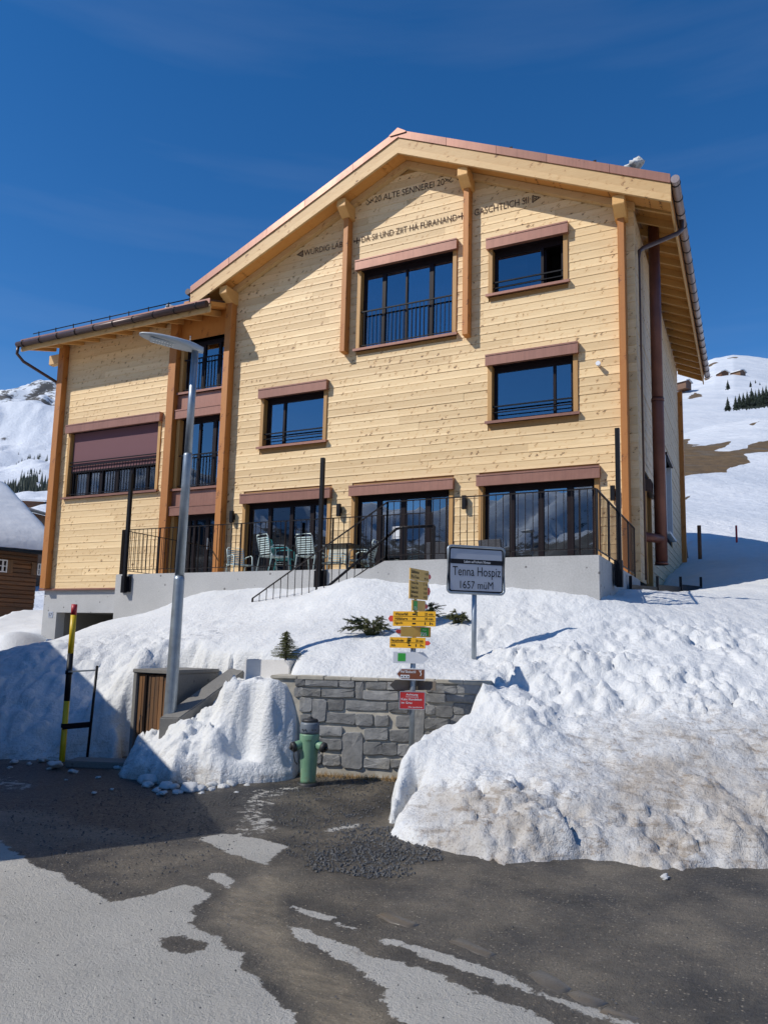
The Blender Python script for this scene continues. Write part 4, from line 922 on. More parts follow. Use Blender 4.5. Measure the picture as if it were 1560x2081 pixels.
rise_l = np.clip(d2/0.62, 0, 1)**0.6; rise_r = 0.22*np.clip(d2/0.14, 0, 1)**0.5+0.78*sstep(0.0, 1.0, (d2-(0.30-0.20*sstep(-1.55, -1.25, U2)))/0.32)
rise = rough2*rise_l+(1-rough2)*rise_r
side = sstep(-0.885, -0.97, U2+0.5*wob)*sstep(-3.2, -2.95, U2)
T2 = htop*rise+np.clip(rise, 0, 1)*((0.04+0.10*rough2)*(billow(U2*2.4+V2, V2*2.4, 5, 91, .55)-0.3)+(0.03+0.09*rough2)*chunks(U2*4.2+0.4*fbm(U2*3, V2*3, 2, 4), V2*5, 9)+0.05*rough2*chunks(U2*10, V2*11, 11)+0.02*fbm(U2*3, V2*3, 3, 93))
back = 1-sstep(10.0, 10.25, V2)
cabin = (U2 < -2.38) & (V2 > 9.55)
H2 = -0.1+(T2+0.1)*side*back; H2 = np.where((d2 <= 0) | (side <= 0.01) | cabin, -0.4, H2)
struct(grid_obj('snow_heap', us2, vs2, H2, M['snow_bank'], keep=(H2 > -0.2), attrs={'dirt': 0.5*sstep(0.35, 0.0, H2)+0.25*rough2*sstep(.8, .2, H2)}))

# ---- retaining wall of grey stones
WA, WBp = np.array((-1.16, 9.03)), np.array((1.24, 8.66)); wt = (WBp-WA); WLn = np.hypot(*wt); wt /= WLn; wn = np.array((wt[1], -wt[0]))   # wn points to the road
if wn[1] > 0: wn = -wn
WTOP = 1.185
a3 = xy(*WA); wang = math.atan2(*(np.array(xy(*WBp))-np.array(a3))[::-1])
swl = thing('retaining_wall', 'low retaining wall of grey stones in pale mortar holding back the snow, behind the hydrant', 'stone wall', (a3[0], a3[1], 0), wang)
m = MB(); m.box((-0.12, 0.0, -0.25), (WLn, 0.42, WTOP-0.002)); m.build('mortar_bed', M['mortar'], swl, local=True)
m = MB()
xs = np.linspace(-0.14, WLn+0.02, 9)
for i in range(8):
    MB().box((xs[i]+0.002, -0.028, WTOP-0.035+rng.uniform(-.008, .006)), (xs[i+1]-0.002, 0.40, WTOP+rng.uniform(-0.004, 0.010))).build('coping_stone', M['mortar'], swl, local=True, bevel=0.008)
ST = [(305,600,355,638),(365,604,562,644),(570,610,660,647),(675,617,712,717),(735,616,855,662),(865,622,960,662),(1105,612,1210,680),(350,657,455,706),(465,662,658,709),(720,670,925,727),(940,672,1085,722),(1097,688,1215,740),(1140,640,1280,684),(1285,618,1425,690),(1222,694,1400,742),(408,724,485,858),(335,715,398,800),(500,722,592,790),(610,732,855,792),(872,745,985,802),(1095,760,1150,815),(1160,765,1255,830),(1265,750,1385,812),(490,806,665,872),(674,812,770,880),(790,822,865,885),(915,825,998,890),(1025,735,1080,990),(1092,840,1238,908),(1250,822,1360,900),(445,885,585,945),(605,889,705,906),(725,900,862,970),(878,908,992,980),(595,925,705,1148),(440,962,582,1028),(722,985,825,1058),(832,990,918,1064),(926,1000,998,1068),(1088,925,1210,990),(420,1055,457,1112),(475,1058,572,1125),(722,1082,875,1145),(885,1095,1000,1140),(1010,1010,1110,1080),(1010,1090,1120,1140),(340,812,395,880),(300,650,345,705),(335,890,430,950),(335,960,430,1040),(330,1050,412,1120),(1120,1000,1220,1080),(1230,915,1340,985)]
def wall_st(zx, zy):                        # photo spot -> along the wall, height
    d_ = ray(500+zx/3, 1180+zy/3); du, dv_ = uv_of(d_.x, d_.y)
    # WA + s*wt = t*(du,dv)
    A = np.array([[du, -wt[0]], [dv_, -wt[1]]]); t, s = np.linalg.solve(A, WA); return s, d_.z*t+EYE
for x0, y0, x1, y1 in ST:
    s0, z1 = wall_st(x0, y0); s1, z0 = wall_st(x1, y1)
    if z1 > WTOP-0.04: z1 = WTOP-0.04
    if z1-z0 < 0.03: continue
    w_, h_ = s1-s0, z1-z0; s0 -= 0.008; s1 += 0.008; z0 -= 0.007; z1 += 0.005; w_, h_ = s1-s0, z1-z0; c = min(w_, h_)*0.13; out = []
    for x, z in ((c, 0), (w_*0.5, 0), (w_-c, 0), (w_, c), (w_, h_-c), (w_-c, h_), (w_*0.5, h_), (c, h_), (0, h_-c), (0, c)):
        out.append((s0+x+rng.uniform(-.007, .007), z0+z+rng.uniform(-.007, .007)))
    cx, cz = (s0+s1)/2, (z0+z1)/2; n = len(out); pr = rng.uniform(0.014, 0.032)
    vs3 = [(x, 0.02, z) for x, z in out]+[(x, -pr*0.55, z) for x, z in out]+[(cx+(x-cx)*(1-0.05*min(1, .16/w_)-.015), -pr-rng.uniform(-.004, .004), cz+(z-cz)*(1-0.05*min(1, .16/h_)-.02)) for x, z in out]+[(cx+rng.uniform(-.02, .02), -pr-rng.uniform(0.0, .006), cz)]
    fs = [(k, (k+1) % n, n+(k+1) % n, n+k) for k in range(n)]+[(n+k, n+(k+1) % n, 2*n+(k+1) % n, 2*n+k) for k in range(n)]+[(2*n+k, 2*n+(k+1) % n, 3*n) for k in range(n)]
    MB().add(vs3, fs, False).build('stone', M['stone'], swl, local=True)

# ---- hill on the right, beyond the house
thh = np.radians(np.r_[np.linspace(2, 9, 20), np.linspace(9.2, 34, 240), np.linspace(34.5, 75, 60)]); rh = np.r_[np.linspace(24, 110, 170), np.linspace(111, 620, 190)]
TH, RH = np.meshgrid(thh, rh); Uh, Vh = RH*np.sin(TH), RH*np.cos(TH)
vk = [20, 26, 34, 42, 65, 95, 104, 120, 150, 250, 330, 420, 470, 640]; zk = [2.6, 4.85, 7.5, 10.3, 19.2, 31.0, 33.6, 33.5, 43, 87, 124, 171, 183, 150]
Hh = np.interp(Vh, vk, zk); px_ = 780+1531*np.tan(TH)
lean = np.interp(px_, [1000, 1380, 1470, 1560, 1800], [-0.030, -0.022, -0.004, 0.008, 0.02]); Hh += lean*Vh*sstep(60, 100, Vh)*(Vh < 140)*1.0
Hh += np.where(Vh > 200, 1, 0)*np.interp(px_, [1000, 1380, 1430, 1470, 1510, 1560, 1700], [-22, -9, -4.5, 0, 2.0, 0.5, -6])*sstep(200, 420, Vh)
Hh += 0.35*fbm(Uh*0.12, Vh*0.12, 5, 101)*sstep(24, 40, Vh)+0.10*(billow(Uh*0.35, Vh*0.9, 4, 102)-0.3)*sstep(26, 34, Vh)*(Vh < 140)+3.0*fbm(Uh*0.012, Vh*0.02, 5, 103)*sstep(150, 260, Vh)
Hh -= 0.6*(1-sstep(25, 29, Vh))
def on_hill(px, py):
    d_ = ray(px, py); h = math.hypot(d_.x, d_.y); vv_ = d_.x*UF.x+d_.y*UF.y; t = np.linspace(24, 600, 6000); zr = EYE+d_.z/vv_*t; zh = np.interp(t, vk, zk); i = np.argmax(zh > zr)
    p = d_*(t[i]/vv_); return uv_of(p.x, p.y)
bare = np.zeros(Uh.shape)
for P in ([(1300, 870), (1402, 878), (1395, 895), (1425, 900), (1400, 905), (1440, 902), (1490, 895), (1470, 910), (1450, 915), (1480, 918), (1515, 912), (1530, 902), (1600, 896), (1600, 915), (1540, 922), (1510, 925), (1525, 940), (1500, 945), (1485, 950), (1475, 960), (1430, 962), (1385, 968), (1300, 970)], [(1380, 1012), (1405, 1002), (1383, 1016)], [(1520, 869), (1545, 865), (1530, 872)]):
    bare = np.maximum(bare, sstep(-0.6, 0.6, sdpoly(Uh, Vh, [on_hill(*p) for p in P])))
for P in ([(1430, 732), (1448, 731), (1462, 734), (1440, 737)], [(1472, 729), (1500, 728), (1496, 732)], [(1395, 803), (1410, 788), (1425, 795), (1428, 802), (1400, 806)], [(1428, 762), (1446, 767), (1432, 773)]):
    bare = np.maximum(bare, 0.85*sstep(-2, 2, sdpoly(Uh, Vh, [on_hill(*p) for p in P])))
struct(grid_obj('hill', None, None, Hh, M['hill'], attrs={'bare': bare}) if False else grid_xyz('hill', Uh*UR.x+Vh*UF.x, Uh*UR.y+Vh*UF.y, Hh, M['hill'], attrs={'bare': bare}))
def hill_z(u, v): return float(np.interp(v, vk, zk))
# ---- mountain on the left
thm = np.radians(np.linspace(-62, 4, 330)); rm = np.r_[np.linspace(26, 200, 90), np.linspace(204, 1250, 230)]
TM, RM = np.meshgrid(thm, rm); Um, Vm = RM*np.sin(TM), RM*np.cos(TM); pxm = 780+1531*np.tan(TM)
Hm = np.interp(Vm, [20, 30, 45, 100, 150, 200, 400, 700, 1000, 1060, 1250], [0.3, 0.8, 2.0, 12.5, 26, 38, 93, 205, 322, 326, 250])
sky_ = np.interp(pxm, [-600, -200, 0, 30, 60, 90, 105, 120, 140, 300, 700], [0.86, 0.95, 0.965, 0.985, 0.995, 1.005, 1.012, 1.0, 0.99, 0.9, 0.5]); Hm *= 1-(1-sky_)*sstep(250, 1000, Vm)
rid = billow(Um*0.006+0.3*fbm(Um*0.01, Vm*.01, 3, 7), Vm*0.006, 6, 111, .55)-0.3; Hm += sstep(180, 500, Vm)*62*rid+sstep(60, 200, Vm)*6*fbm(Um*0.03, Vm*0.03, 5, 112)
brm = 0.31*sstep(250, 600, Vm)+0.25*sstep(-0.02, 0.1, rid)*sstep(300, 600, Vm)-0.05
struct(grid_xyz('mountain', Um*UR.x+Vm*UF.x, Um*UR.y+Vm*UF.y, Hm, M['mountain'], attrs={'bare': brm}))
# ---- the range across the valley, behind the camera (seen in the panes)
thv = np.radians(np.linspace(70, 300, 420)); rv = np.r_[np.linspace(150, 500, 20), np.linspace(520, 1900, 80)]
TV, RV = np.meshgrid(thv, rv); Uv, Vv = RV*np.sin(TV), RV*np.cos(TV)
pk = 1+0.35*fbm(TV*3.0, RV*0.001, 4, 131)
Hv = np.interp(RV, [150, 500, 900, 1300, 1500, 1900], [-14, -30, 70, 250, 265, 140])*pk+sstep(500, 900, RV)*130*(billow(Uv*0.0035, Vv*0.0035, 7, 121, .55)-0.3)
Hv = np.where(RV < 500, np.minimum(Hv, -2), Hv)
struct(grid_xyz('mountain_range', Uv*UR.x+Vv*UF.x, Uv*UR.y+Vv*UF.y, Hv, M['mountain'], attrs={'bare': 0.30+0.5*sstep(200, 130, Hv)}))

# ------------------------------------------------------------------ terrace in front of the house
TXL, TXS0, TXS1, TXR = -12.43, -7.75, -5.40, -1.96; TY1, TY2 = 11.10, 12.20     # stair front plane, upper wall plane
ZP = 2.93
ter = thing('terrace', 'pale grey concrete terrace wall with a stair cut into it below the ground floor windows', 'terrace', (-7, 11.1, 0))
m = MB(); m.box((TXL, TY2, -0.5), (TXR, TY2+0.25, ZP-0.0)); m.box((TXL, TY2+0.25, -0.5), (TXL+0.25, Y0+0.04, ZP)); m.box((TXL+0.25, TY2+0.25, ZP-0.25), (TXR, Y0+0.05, ZP-0.004)); m.build('terrace_slab', M['concrete'], ter, bevel=0.006)
m = MB(); m.prism([(-8.6, -0.5), (TXR+0.02, -0.5), (TXR+0.02, ZP), (TXS1, ZP), (-8.3, 1.55), (-8.6, 1.55)], 1, TY1, TY1+0.22); m.build('parapet_wall', M['concrete'], ter, bevel=0.008)
m = MB(); m.box((TXR-0.22, TY1+0.221, -0.5), (TXR+0.02, Y0+0.04, ZP)); m.build('side_wall', M['concrete'], ter, bevel=0.006)
m = MB(); m.box((TXS1+0.02, TY1+0.221, ZP-0.22), (TXR-0.221, TY2-0.001, ZP-0.006)); m.build('landing', M['concrete'], ter)
for i in range(8):
    x1 = TXS1+0.02-i*0.29; m = MB(); m.box((x1-0.29, TY1+0.225, 0.0), (x1-0.002, TY2-0.002, ZP-0.175*(i+1))); m.build('step', M['concrete'], ter)
def baluster_rail(owner, a, b, za0, za1, zb0, zb1, sp=0.118, rail=0.035, bars=None):
    """Flat-bar railing from a to b: top rail, bottom rail, uprights (each its own piece)."""
    a, b = Vector(a), Vector(b); Ln = (b-a).length
    MB().bar((a.x, a.y, za1), (b.x, b.y, zb1), 0.035, 0.014).build('top_rail', M['iron_brown'], owner)
    MB().bar((a.x, a.y, za0), (b.x, b.y, zb0), 0.026, 0.012).build('bottom_rail', M['iron_brown'], owner)
    n = max(2, int(round(Ln/sp)))
    for i in range(n+1):
        f = i/n; p = a.lerp(b, f); z0 = za0+(zb0-za0)*f; z1 = za1+(zb1-za1)*f
        post = i % 9 == 0 or i == n
        m = MB(); w_ = 0.026 if post else 0.010
        m.box((p.x-w_/2, p.y-w_/2, z0-(0.12 if post else 0)), (p.x+w_/2, p.y+w_/2, z1)); m.build('post' if post else 'baluster', M['iron_brown'], owner)
yr2, yr1 = TY2+0.06, TY1+0.08
r1 = thing('terrace_railing', 'long black bar railing on the terrace in front of the chairs and table', 'railing', (-8, yr2, ZP))
baluster_rail(r1, (TXL+0.06, yr2, 0), (-5.05, yr2, 0), ZP+0.10, ZP+0.98, ZP+0.10, ZP+0.98)
baluster_rail(r1, (TXL+0.06, yr2+0.05, 0), (TXL+0.06, Y0-0.1, 0), ZP+0.10, ZP+0.98, ZP+0.10, ZP+0.98)
r2 = thing('terrace_railing', 'black bar railing round the right corner of the terrace, above the village sign', 'railing', (-3.5, yr1, ZP))
baluster_rail(r2, (TXS1, yr1, 0), (TXR-0.04, yr1, 0), ZP+0.10, ZP+1.0, ZP+0.10, ZP+1.0)
baluster_rail(r2, (TXR-0.04, yr1+0.05, 0), (TXR-0.04, Y0-0.25, 0), ZP+0.10, ZP+1.0, ZP+0.10, ZP+1.0)
r3 = thing('stair_railing', 'sloping black stair railing rising to the right out of the snow', 'railing', (-7, yr1, 2.0))
sl_ = 0.605
baluster_rail(r3, (-8.05, yr1, 0), (TXS1, yr1, 0), ZP+0.10-2.65*sl_, ZP+1.0-2.65*sl_, ZP+0.10, ZP+1.0, 0.15)
MB().tube([(-7.2, yr1+0.15, ZP+0.57-1.85*sl_-0.30), (-5.30, yr1+0.15, ZP+0.56), (-5.18, yr1+0.15, ZP+0.58), (-4.62, yr1+0.15, ZP+0.58)], 0.025, 8).build('handrail', M['iron'], r3)
for x in (-5.15, -4.62): MB().bar((x, yr1+0.15, ZP), (x, yr1+0.15, ZP+0.58), 0.04).build('handrail_post', M['iron'], r3)
def tpole(label, x, y, z0, z1, side):
    t = thing('parasol_pole', label, 'pole', (x, y, z0), group='tall dark poles on the terrace edge')
    MB().box((x-0.035, y-0.035, z0), (x+0.035, y+0.035, z1)).build('pole', M['iron'], t)
    MB().box((x-0.05, y-0.05, z1-0.015), (x+0.05, y+0.05, z1+0.006)).build('cap', M['iron'], t) if False else None
    if side == 'front': MB().box((x-0.13, y+0.036, z0+0.02), (x+0.13, y+0.07, z0+0.36)).build('wall_bracket', M['iron'], t); MB().box((x-0.045, y-0.05, z0), (x+0.045, y+0.05, z0+0.36)).build('sleeve', M['iron'], t)
    else: MB().box((x-0.07, y-0.10, z0+0.02), (x-0.036, y+0.10, z0+0.42)).build('wall_bracket', M['iron'], t); MB().box((x-0.05, y-0.05, z0), (x+0.05, y+0.05, z0+0.42)).build('sleeve', M['iron'], t)
tpole('tall thin dark pole fixed to the concrete at the left end of the terrace', -12.08, TY2-0.09, 2.52, 5.13, 'front')
tpole('tall thin dark pole rising in front of the table and chairs beside the stair', -7.24, TY2-0.09, 2.55, 5.06, 'front')
tpole('tall thin dark pole fixed to the side of the terrace beside the right corner post', TXR+0.12, 12.27, 2.55, 5.12, 'side')

# ---- garden chairs
def slat_chair(name, label, mats, loc, rz, group='slatted metal chairs on the terrace'):
    fm, sm = mats; t = thing(name, label, 'chair', loc, rz, group)
    for sx in (-1, 1):
        m = MB(); x = sx*0.235
        m.tube([(x, -0.27, 0), (x, -0.22, 0.40), (x, -0.20, 0.62), (x, -0.12, 0.66), (x, 0.18, 0.64), (x, 0.21, 0.6)], 0.0125, 6); m.build('leg', fm, t, local=True)
        m = MB(); m.tube([(x, 0.28, 0), (x, 0.20, 0.42), (x, 0.20, 0.46)], 0.0125, 6); m.build('leg', fm, t, local=True)
    m = MB(); m.tube([(-0.21, 0.19, 0.42), (-0.21, 0.30, 0.82), (-0.18, 0.315, 0.87), (0.18, 0.315, 0.87), (0.21, 0.30, 0.82), (0.21, 0.19, 0.42)], 0.0125, 6); m.build('back_frame', fm, t, local=True)
    for k in range(8):
        f = k/8; z = 0.47+f*0.36; y = 0.20+f*0.098
        MB().box((-0.205, y-0.006, z), (0.205, y+0.006, z+0.026)).build('slat', sm, t, local=True)
    m = MB(); m.tube([(-0.22, -0.22, 0.425), (0.22, -0.22, 0.425)], 0.0125, 6); m.tube([(-0.22, -0.22, 0.425), (-0.22, 0.2, 0.425)], 0.0125, 6); m.tube([(0.22, -0.22, 0.425), (0.22, 0.2, 0.425)], 0.0125, 6); m.build('seat_frame', fm, t, local=True)
    for k in range(8): MB().box((-0.215, -0.205+k*0.05, 0.43), (0.215, -0.175+k*0.05, 0.442)).build('seat_slat', sm, t, local=True)
    return t
G1, G2 = (M['chair_green'], M['chair_green']), (M['chair_teal'], M['chair_teal'])
ch = slat_chair('garden_chair', 'pale green slatted chair seen from behind at the table, left end', G1, (-9.12, 13.35, ZP), math.radians(158))
slat_chair('garden_chair', 'teal slatted armchair at the left end of the table, behind a pale one', G2, (-9.22, 13.85, ZP), math.radians(110))
def chair_copy(label, loc, deg):
    c = copy_tree(ch); c.location = loc; c.rotation_euler = (0, 0, math.radians(deg)); c['label'] = label; return c
chair_copy('pale green slatted armchair with its high back to the railing in front of the table', (-8.30, 13.55, ZP), 176)
chair_copy('pale slatted armchair behind the table facing the railing, in the middle', (-8.55, 14.95, ZP), 10)
chair_copy('pale slatted armchair at the right end of the table, turned towards it', (-7.62, 14.55, ZP), -80)
chair_copy('pale slatted chair standing alone by the brown post at the left of the door', (-11.05, 14.75, ZP), 60)
tb = thing('garden_table', 'dark thin topped garden table on the terrace between the pale slatted chairs', 'table', (-8.35, 14.25, ZP))
MB().box((-9.15, 13.88, ZP+0.71), (-7.55, 14.62, ZP+0.735)).build('table_top', M['iron'], tb)
for dx in (-0.7, 0.7):
    for dy in (-0.3, 0.3): MB().bar((-8.35+dx, 14.25+dy, ZP), (-8.35+dx*0.97, 14.25+dy*0.97, ZP+0.71), 0.03).build('leg', M['iron'], tb)
def lounge(label, loc, deg):
    t = thing('lounge_chair', label, 'armchair', loc, math.radians(deg), 'low dark wicker armchairs')
    m = MB(); m.prism([(0.20, 0.30), (0.28, 0.30), (0.40, 0.70), (0.34, 0.72)], 0, -0.24, 0.24); m.build('backrest', M['wicker'], t, local=True, bevel=0.01)
    m = MB(); m.box((-0.24, -0.34, 0.24), (0.24, 0.25, 0.34)); m.build('seat', M['wicker'], t, local=True, bevel=0.01)
    for sx in (-0.21, 0.21):
        for y in (-0.3, 0.3): MB().bar((sx, y, 0), (sx, y*0.9, 0.25), 0.035).build('leg', M['iron'], t, local=True)
lounge('low dark wicker armchair with its back to the rail before the middle glass door', (-5.72, 14.5, ZP), 184)
lounge('low dark wicker armchair behind the village sign at the edge of the right glass door', (-4.50, 14.4, ZP), 172)

# ------------------------------------------------------------------ village sign
p = at(964, 1338, 9.6); u0, v0 = uv_of(p.x, p.y); zb = snow_z(u0, v0)
rz = YAW*-1; ANG = math.atan2(UR.y, UR.x)
S = 9.6/1531.0
vsn = thing('village_sign', 'grey village name sign reading Tenna Hospiz 1657 müM on a thin post', 'sign', (p.x, p.y, zb), ANG+0.26)
ztop_s = at(968, 1112, 9.6).z-zb; zbot_s = at(968, 1206, 9.6).z-zb; hw = 0.385
cx_ = 0.012
m = MB(); m.tube([(0, 0.03, -0.6), (0, 0.03, ztop_s-0.1)], 0.032, 12); m.build('post', M['galv'], vsn, local=True)
def rrect(x0, x1, z0, z1, r, n=5):
    out = []
    for cx, cz, a0 in ((x1-r, z0+r, -90), (x1-r, z1-r, 0), (x0+r, z1-r, 90), (x0+r, z0+r, 180)):
        for k in range(n+1): a = math.radians(a0+90*k/n); out.append((cx+r*math.cos(a), cz+r*math.sin(a)))
    return out
pts = rrect(cx_-hw, cx_+hw, zbot_s, ztop_s, 0.05)
m = MB(); m.tube([(x, 0, z) for x, z in pts]+[(pts[0][0], 0, pts[0][1])], 0.018, 8); m.build('frame', M['galv'], vsn, local=True)
m = MB(); m.prism(rrect(cx_-hw+0.012, cx_+hw-0.012, zbot_s+0.012, ztop_s-0.012, 0.04), 1, -0.004, 0.008); m.build('panel', M['ink'], vsn, local=True)
m = MB(); m.prism(rrect(cx_-hw+0.032, cx_+hw-0.032, zbot_s+0.032, ztop_s-0.032, 0.025), 1, -0.006, -0.0045); fp = m.build('face', M['signgrey'], vsn, local=True)
Hh_ = ztop_s-zbot_s
zb1 = zbot_s+Hh_*0.625; zb2 = zbot_s+Hh_*0.725
m = MB(); m.box((cx_-hw+0.033, -0.0075, zb1), (cx_+hw-0.033, -0.0062, zb2)); band = m.build('black_band', M['ink'], vsn, local=True)
def ltext(owner, s, mat, x, z, w_, h_, y=-0.007, bold=0.01, name='lettering'):
    Mx = WM[owner.name]; O = Mx @ Vector((x, y, z)); ex = Mx.to_3x3() @ Vector((1, 0, 0)); return text(name, s, mat, owner, O, ex, (0, 0, 1), w_, h_, 0.0015, bold=bold)
ltext(band, 'Leben auf hohem Niveau', M['white'], cx_-0.17, zb1+0.014, 0.36, 0.035, -0.0085)
ltext(fp, 'Tenna Hospiz', M['ink'], cx_-0.322, zbot_s+Hh_*0.305, 0.655, 0.155, -0.007, 0.0)
ltext(fp, '1657 müM', M['ink'], cx_-0.22, zbot_s+Hh_*0.095, 0.45, 0.098, -0.007, 0.0)

# ------------------------------------------------------------------ hiking signpost
SV = 8.42
pb = at(836, 1520, SV); pt_ = at(842, 1170, SV); px0, py0 = (pb.x+pt_.x)/2, (pb.y+pt_.y)/2
sp = thing('hiking_signpost', 'grey post carrying stacked yellow hiking signs, a brown farm sign and a red notice', 'signpost', (px0, py0, 0), ANG)
MB().tube([(0, 0, -0.3), (0, 0, at(842, 1158, SV).z)], 0.03, 12).build('pole', M['galv'], sp, local=True)
K = SV/1531.0
def sx_(px): d_ = at(px, 1300, SV); return (d_.x-px0)*UR.x+(d_.y-py0)*UR.y
def sz_(px, py): return at(px, py, SV).z
class FakeParent: pass
def board(name, l, r, t, b, mat, yaw, y=-0.045, label=None, tip=None, tipmat=None, tipfrac=(0.3, 0.7), shape=None):
    """A sign plate turned by yaw about the post; l, r, t, b are its photo edges."""
    c = math.cos(yaw); xc = sx_(842+(b-1300)*-0.012); x0, x1 = (sx_(l))/c, (sx_(r))/c; z0, z1 = sz_((l+r)/2, b), sz_((l+r)/2, t)
    o = MB()
    if shape == 'right': o.prism([(x0, z0), (x1-0.06, z0), (x1, (z0+z1)/2), (x1-0.06, z1), (x0, z1)], 1, y, y+0.012)
    elif shape == 'left': o.prism([(x0+0.06, z0), (x1, z0), (x1, z1), (x0+0.06, z1), (x0, (z0+z1)/2)], 1, y, y+0.012)
    else: o.box((x0, y, z0), (x1, y+0.012, z1))
    Ry = Matrix.Rotation(yaw, 4, 'Z'); o.v = [tuple(Ry @ Vector(q)) for q in o.v]
    bo = o.build(name, mat, sp, local=True)
    if label: bo['label'] = label
    info = dict(o=bo, x0=x0, x1=x1, z0=z0, z1=z1, y=y, R=Ry)
    if tip:
        h = z1-z0; a = z0+h*tipfrac[0]; d_ = z0+h*tipfrac[1]; tw = 0.058; xe = x1 if tip == 'right' else x0; sg_ = 1 if tip == 'right' else -1
        q = MB(); q.prism([(xe, a), (xe+sg_*tw*0.65, a), (xe+sg_*tw, (a+d_)/2), (xe+sg_*tw*0.65, d_), (xe, d_)], 1, y+0.001, y+0.011); q.v = [tuple(Ry @ Vector(k)) for k in q.v]; q.build('arrow_tip', tipmat or M['tipred'], bo, local=True)
        q = MB(); 
        for lo, hi, up in ((z0+0.004, a, 0), (d_, z1-0.004, 1)):
            if up: q.prism([(xe, lo), (xe+sg_*tw*0.62, lo), (xe, hi)], 1, y+0.002, y+0.010)
            else: q.prism([(xe, lo), (xe+sg_*tw*0.62, hi), (xe, hi)], 1, y+0.002, y+0.010)
        q.v = [tuple(Ry @ Vector(k)) for k in q.v]; q.build('white_tip', M['white'], bo, local=True)
    return info
def btext(i, s, mat, fx, fz, fw, fh, bold=0.012, name='lettering'):
    W, Hb = i['x1']-i['x0'], i['z1']-i['z0']; Mx = WM[sp.name] @ i['R']
    O = Mx @ Vector((i['x0']+fx*W, i['y']-0.0005, i['z0']+fz*Hb)); ex = Mx.to_3x3() @ Vector((1, 0, 0))
    return text(name, s, mat, i['o'], O, ex, (0, 0, 1), fw*W, fh*Hb, 0.0015, bold=bold)
def bfield(i, mat, fx0, fx1, fz0, fz1, name='field', y=0.0012):
    W, Hb = i['x1']-i['x0'], i['z1']-i['z0']; q = MB(); q.box((i['x0']+fx0*W, i['y']-y-0.0006, i['z0']+fz0*Hb), (i['x0']+fx1*W, i['y']-y, i['z0']+fz1*Hb)); q.v = [tuple(i['R'] @ Vector(k)) for k in q.v]; return q.build(name, mat, i['o'], local=True)
T1 = math.radians(58); T2 = math.radians(52); TM_ = math.radians(14)
b1 = board('sign_board', 822.6, 864, 1157, 1180, M['ochre'], T1, label='topmost yellow sign plate, turned edgeways', tip='right')
for s, fz, t_ in (('Sälihütte', 0.58, '1 h 30'), ('Piz Fess', 0.14, '4 h')):
    btext(b1, s, M['ink'], 0.06, fz, 0.40, 0.27); btext(b1, t_, M['ink'], 0.76, fz, 0.19, 0.24)
b2 = board('sign_board', 822.8, 862, 1181, 1218, M['ochre'], T2, label='second yellow sign plate from the top with four destinations', tip='right')
for k, (s, t_) in enumerate((('Tenner Alp', '1 h'), ('Tenner Chrüz', '1 h 30'), ('Schlüechtli', '2 h 50'), ('Brunn', '4 h 30'))):
    fz = 0.78-0.235*k; btext(b2, s, M['ink'], 0.07, fz, 0.38, 0.15); btext(b2, t_, M['ink'], 0.76, fz, 0.19, 0.14)
b3 = board('sign_board', 829, 857, 1220, 1242, M['ochre'], T2, label='small plain yellow plate with a green field', tip='right')
bfield(b3, M['green'], 0.10, 0.38, 0.06, 0.92); btext(b3, '735', M['white'], 0.12, 0.12, 0.22, 0.28, name='number')
b4 = board('sign_board', 801.5, 886, 1243, 1273, M['yellow'], -0.38, y=-0.06, label='wide yellow plate pointing left with three destinations', tip='left')
for k, (s, t_) in enumerate((('Wasserfall', '25 min'), ('Höhbhurra', '30 min'), ('Egschi', '1 h'))):
    fz = 0.73-0.315*k; btext(b4, s, M['ink'], 0.05, fz, 0.30 if k < 2 else 0.18, 0.19); btext(b4, t_, M['ink'], 0.75, fz, 0.19, 0.18)
    bfield(b4, M['ink'], 0.46, 0.54, fz+0.03, fz+0.13, 'symbol')
    if k < 2: bfield(b4, M['ink'], 0.02, 0.98, fz-0.075, fz-0.05, 'rule')
b5 = board('sign_board', 811.5, 872.5, 1274, 1294.5, M['ochre'], 0.22, y=-0.05, label='plain yellow plate with the green route number 735', tip='left')
bfield(b5, M['green'], 0.66, 0.93, 0.10, 0.93); btext(b5, '735', M['white'], 0.65, 0.10, 0.21, 0.36, name='number', bold=0.02); btext(b5, 'Thusis', M['white'], 0.72, 0.66, 0.13, 0.12, name='route_name')
b6 = board('sign_board', 795.7, 866.6, 1295.5, 1317, M['yellow'], -0.36, y=-0.06, label='lower wide yellow plate pointing right with two destinations', tip='right')
for k, (s, t_) in enumerate((('Flecsarboden', '30 min'), ('Acla', '1 h'))):
    fz = 0.58-0.44*k; btext(b6, s, M['ink'], 0.04, fz, 0.36 if k == 0 else 0.12, 0.26); btext(b6, t_, M['ink'], 0.73, fz, 0.21, 0.25); bfield(b6, M['ink'], 0.52, 0.60, fz+0.05, fz+0.16, 'symbol')
bfield(b6, M['ink'], 0.03, 0.95, 0.49, 0.525, 'rule')
b7 = board('sign_board', 799, 871, 1325, 1348, M['white'], 0.02, y=-0.045, label='white arrow plate pointing right with a green snowshoe square', shape='right')
bfield(b7, M['green'], 0.13, 0.345, 0.18, 0.88)
q = MB(); W7 = b7['x1']-b7['x0']; H7 = b7['z1']-b7['z0']; sx0 = b7['x0']+0.24*W7; sz0 = b7['z0']+0.40*H7
q.prism([(sx0-0.032, sz0)]+[(sx0-0.022+0.052*t, sz0+0.028*math.sin(math.pi*t*0.85+0.35)) for t in np.linspace(0, 1, 7)]+[(sx0+0.034, sz0)], 1, -0.0482, -0.0472); q.build('symbol', M['white'], b7['o'], local=True)
b8 = board('sign_board', 805, 864.5, 1358, 1381.5, M['white'], -0.04, y=-0.06, label='brown farm sign with white border pointing left', shape='left')
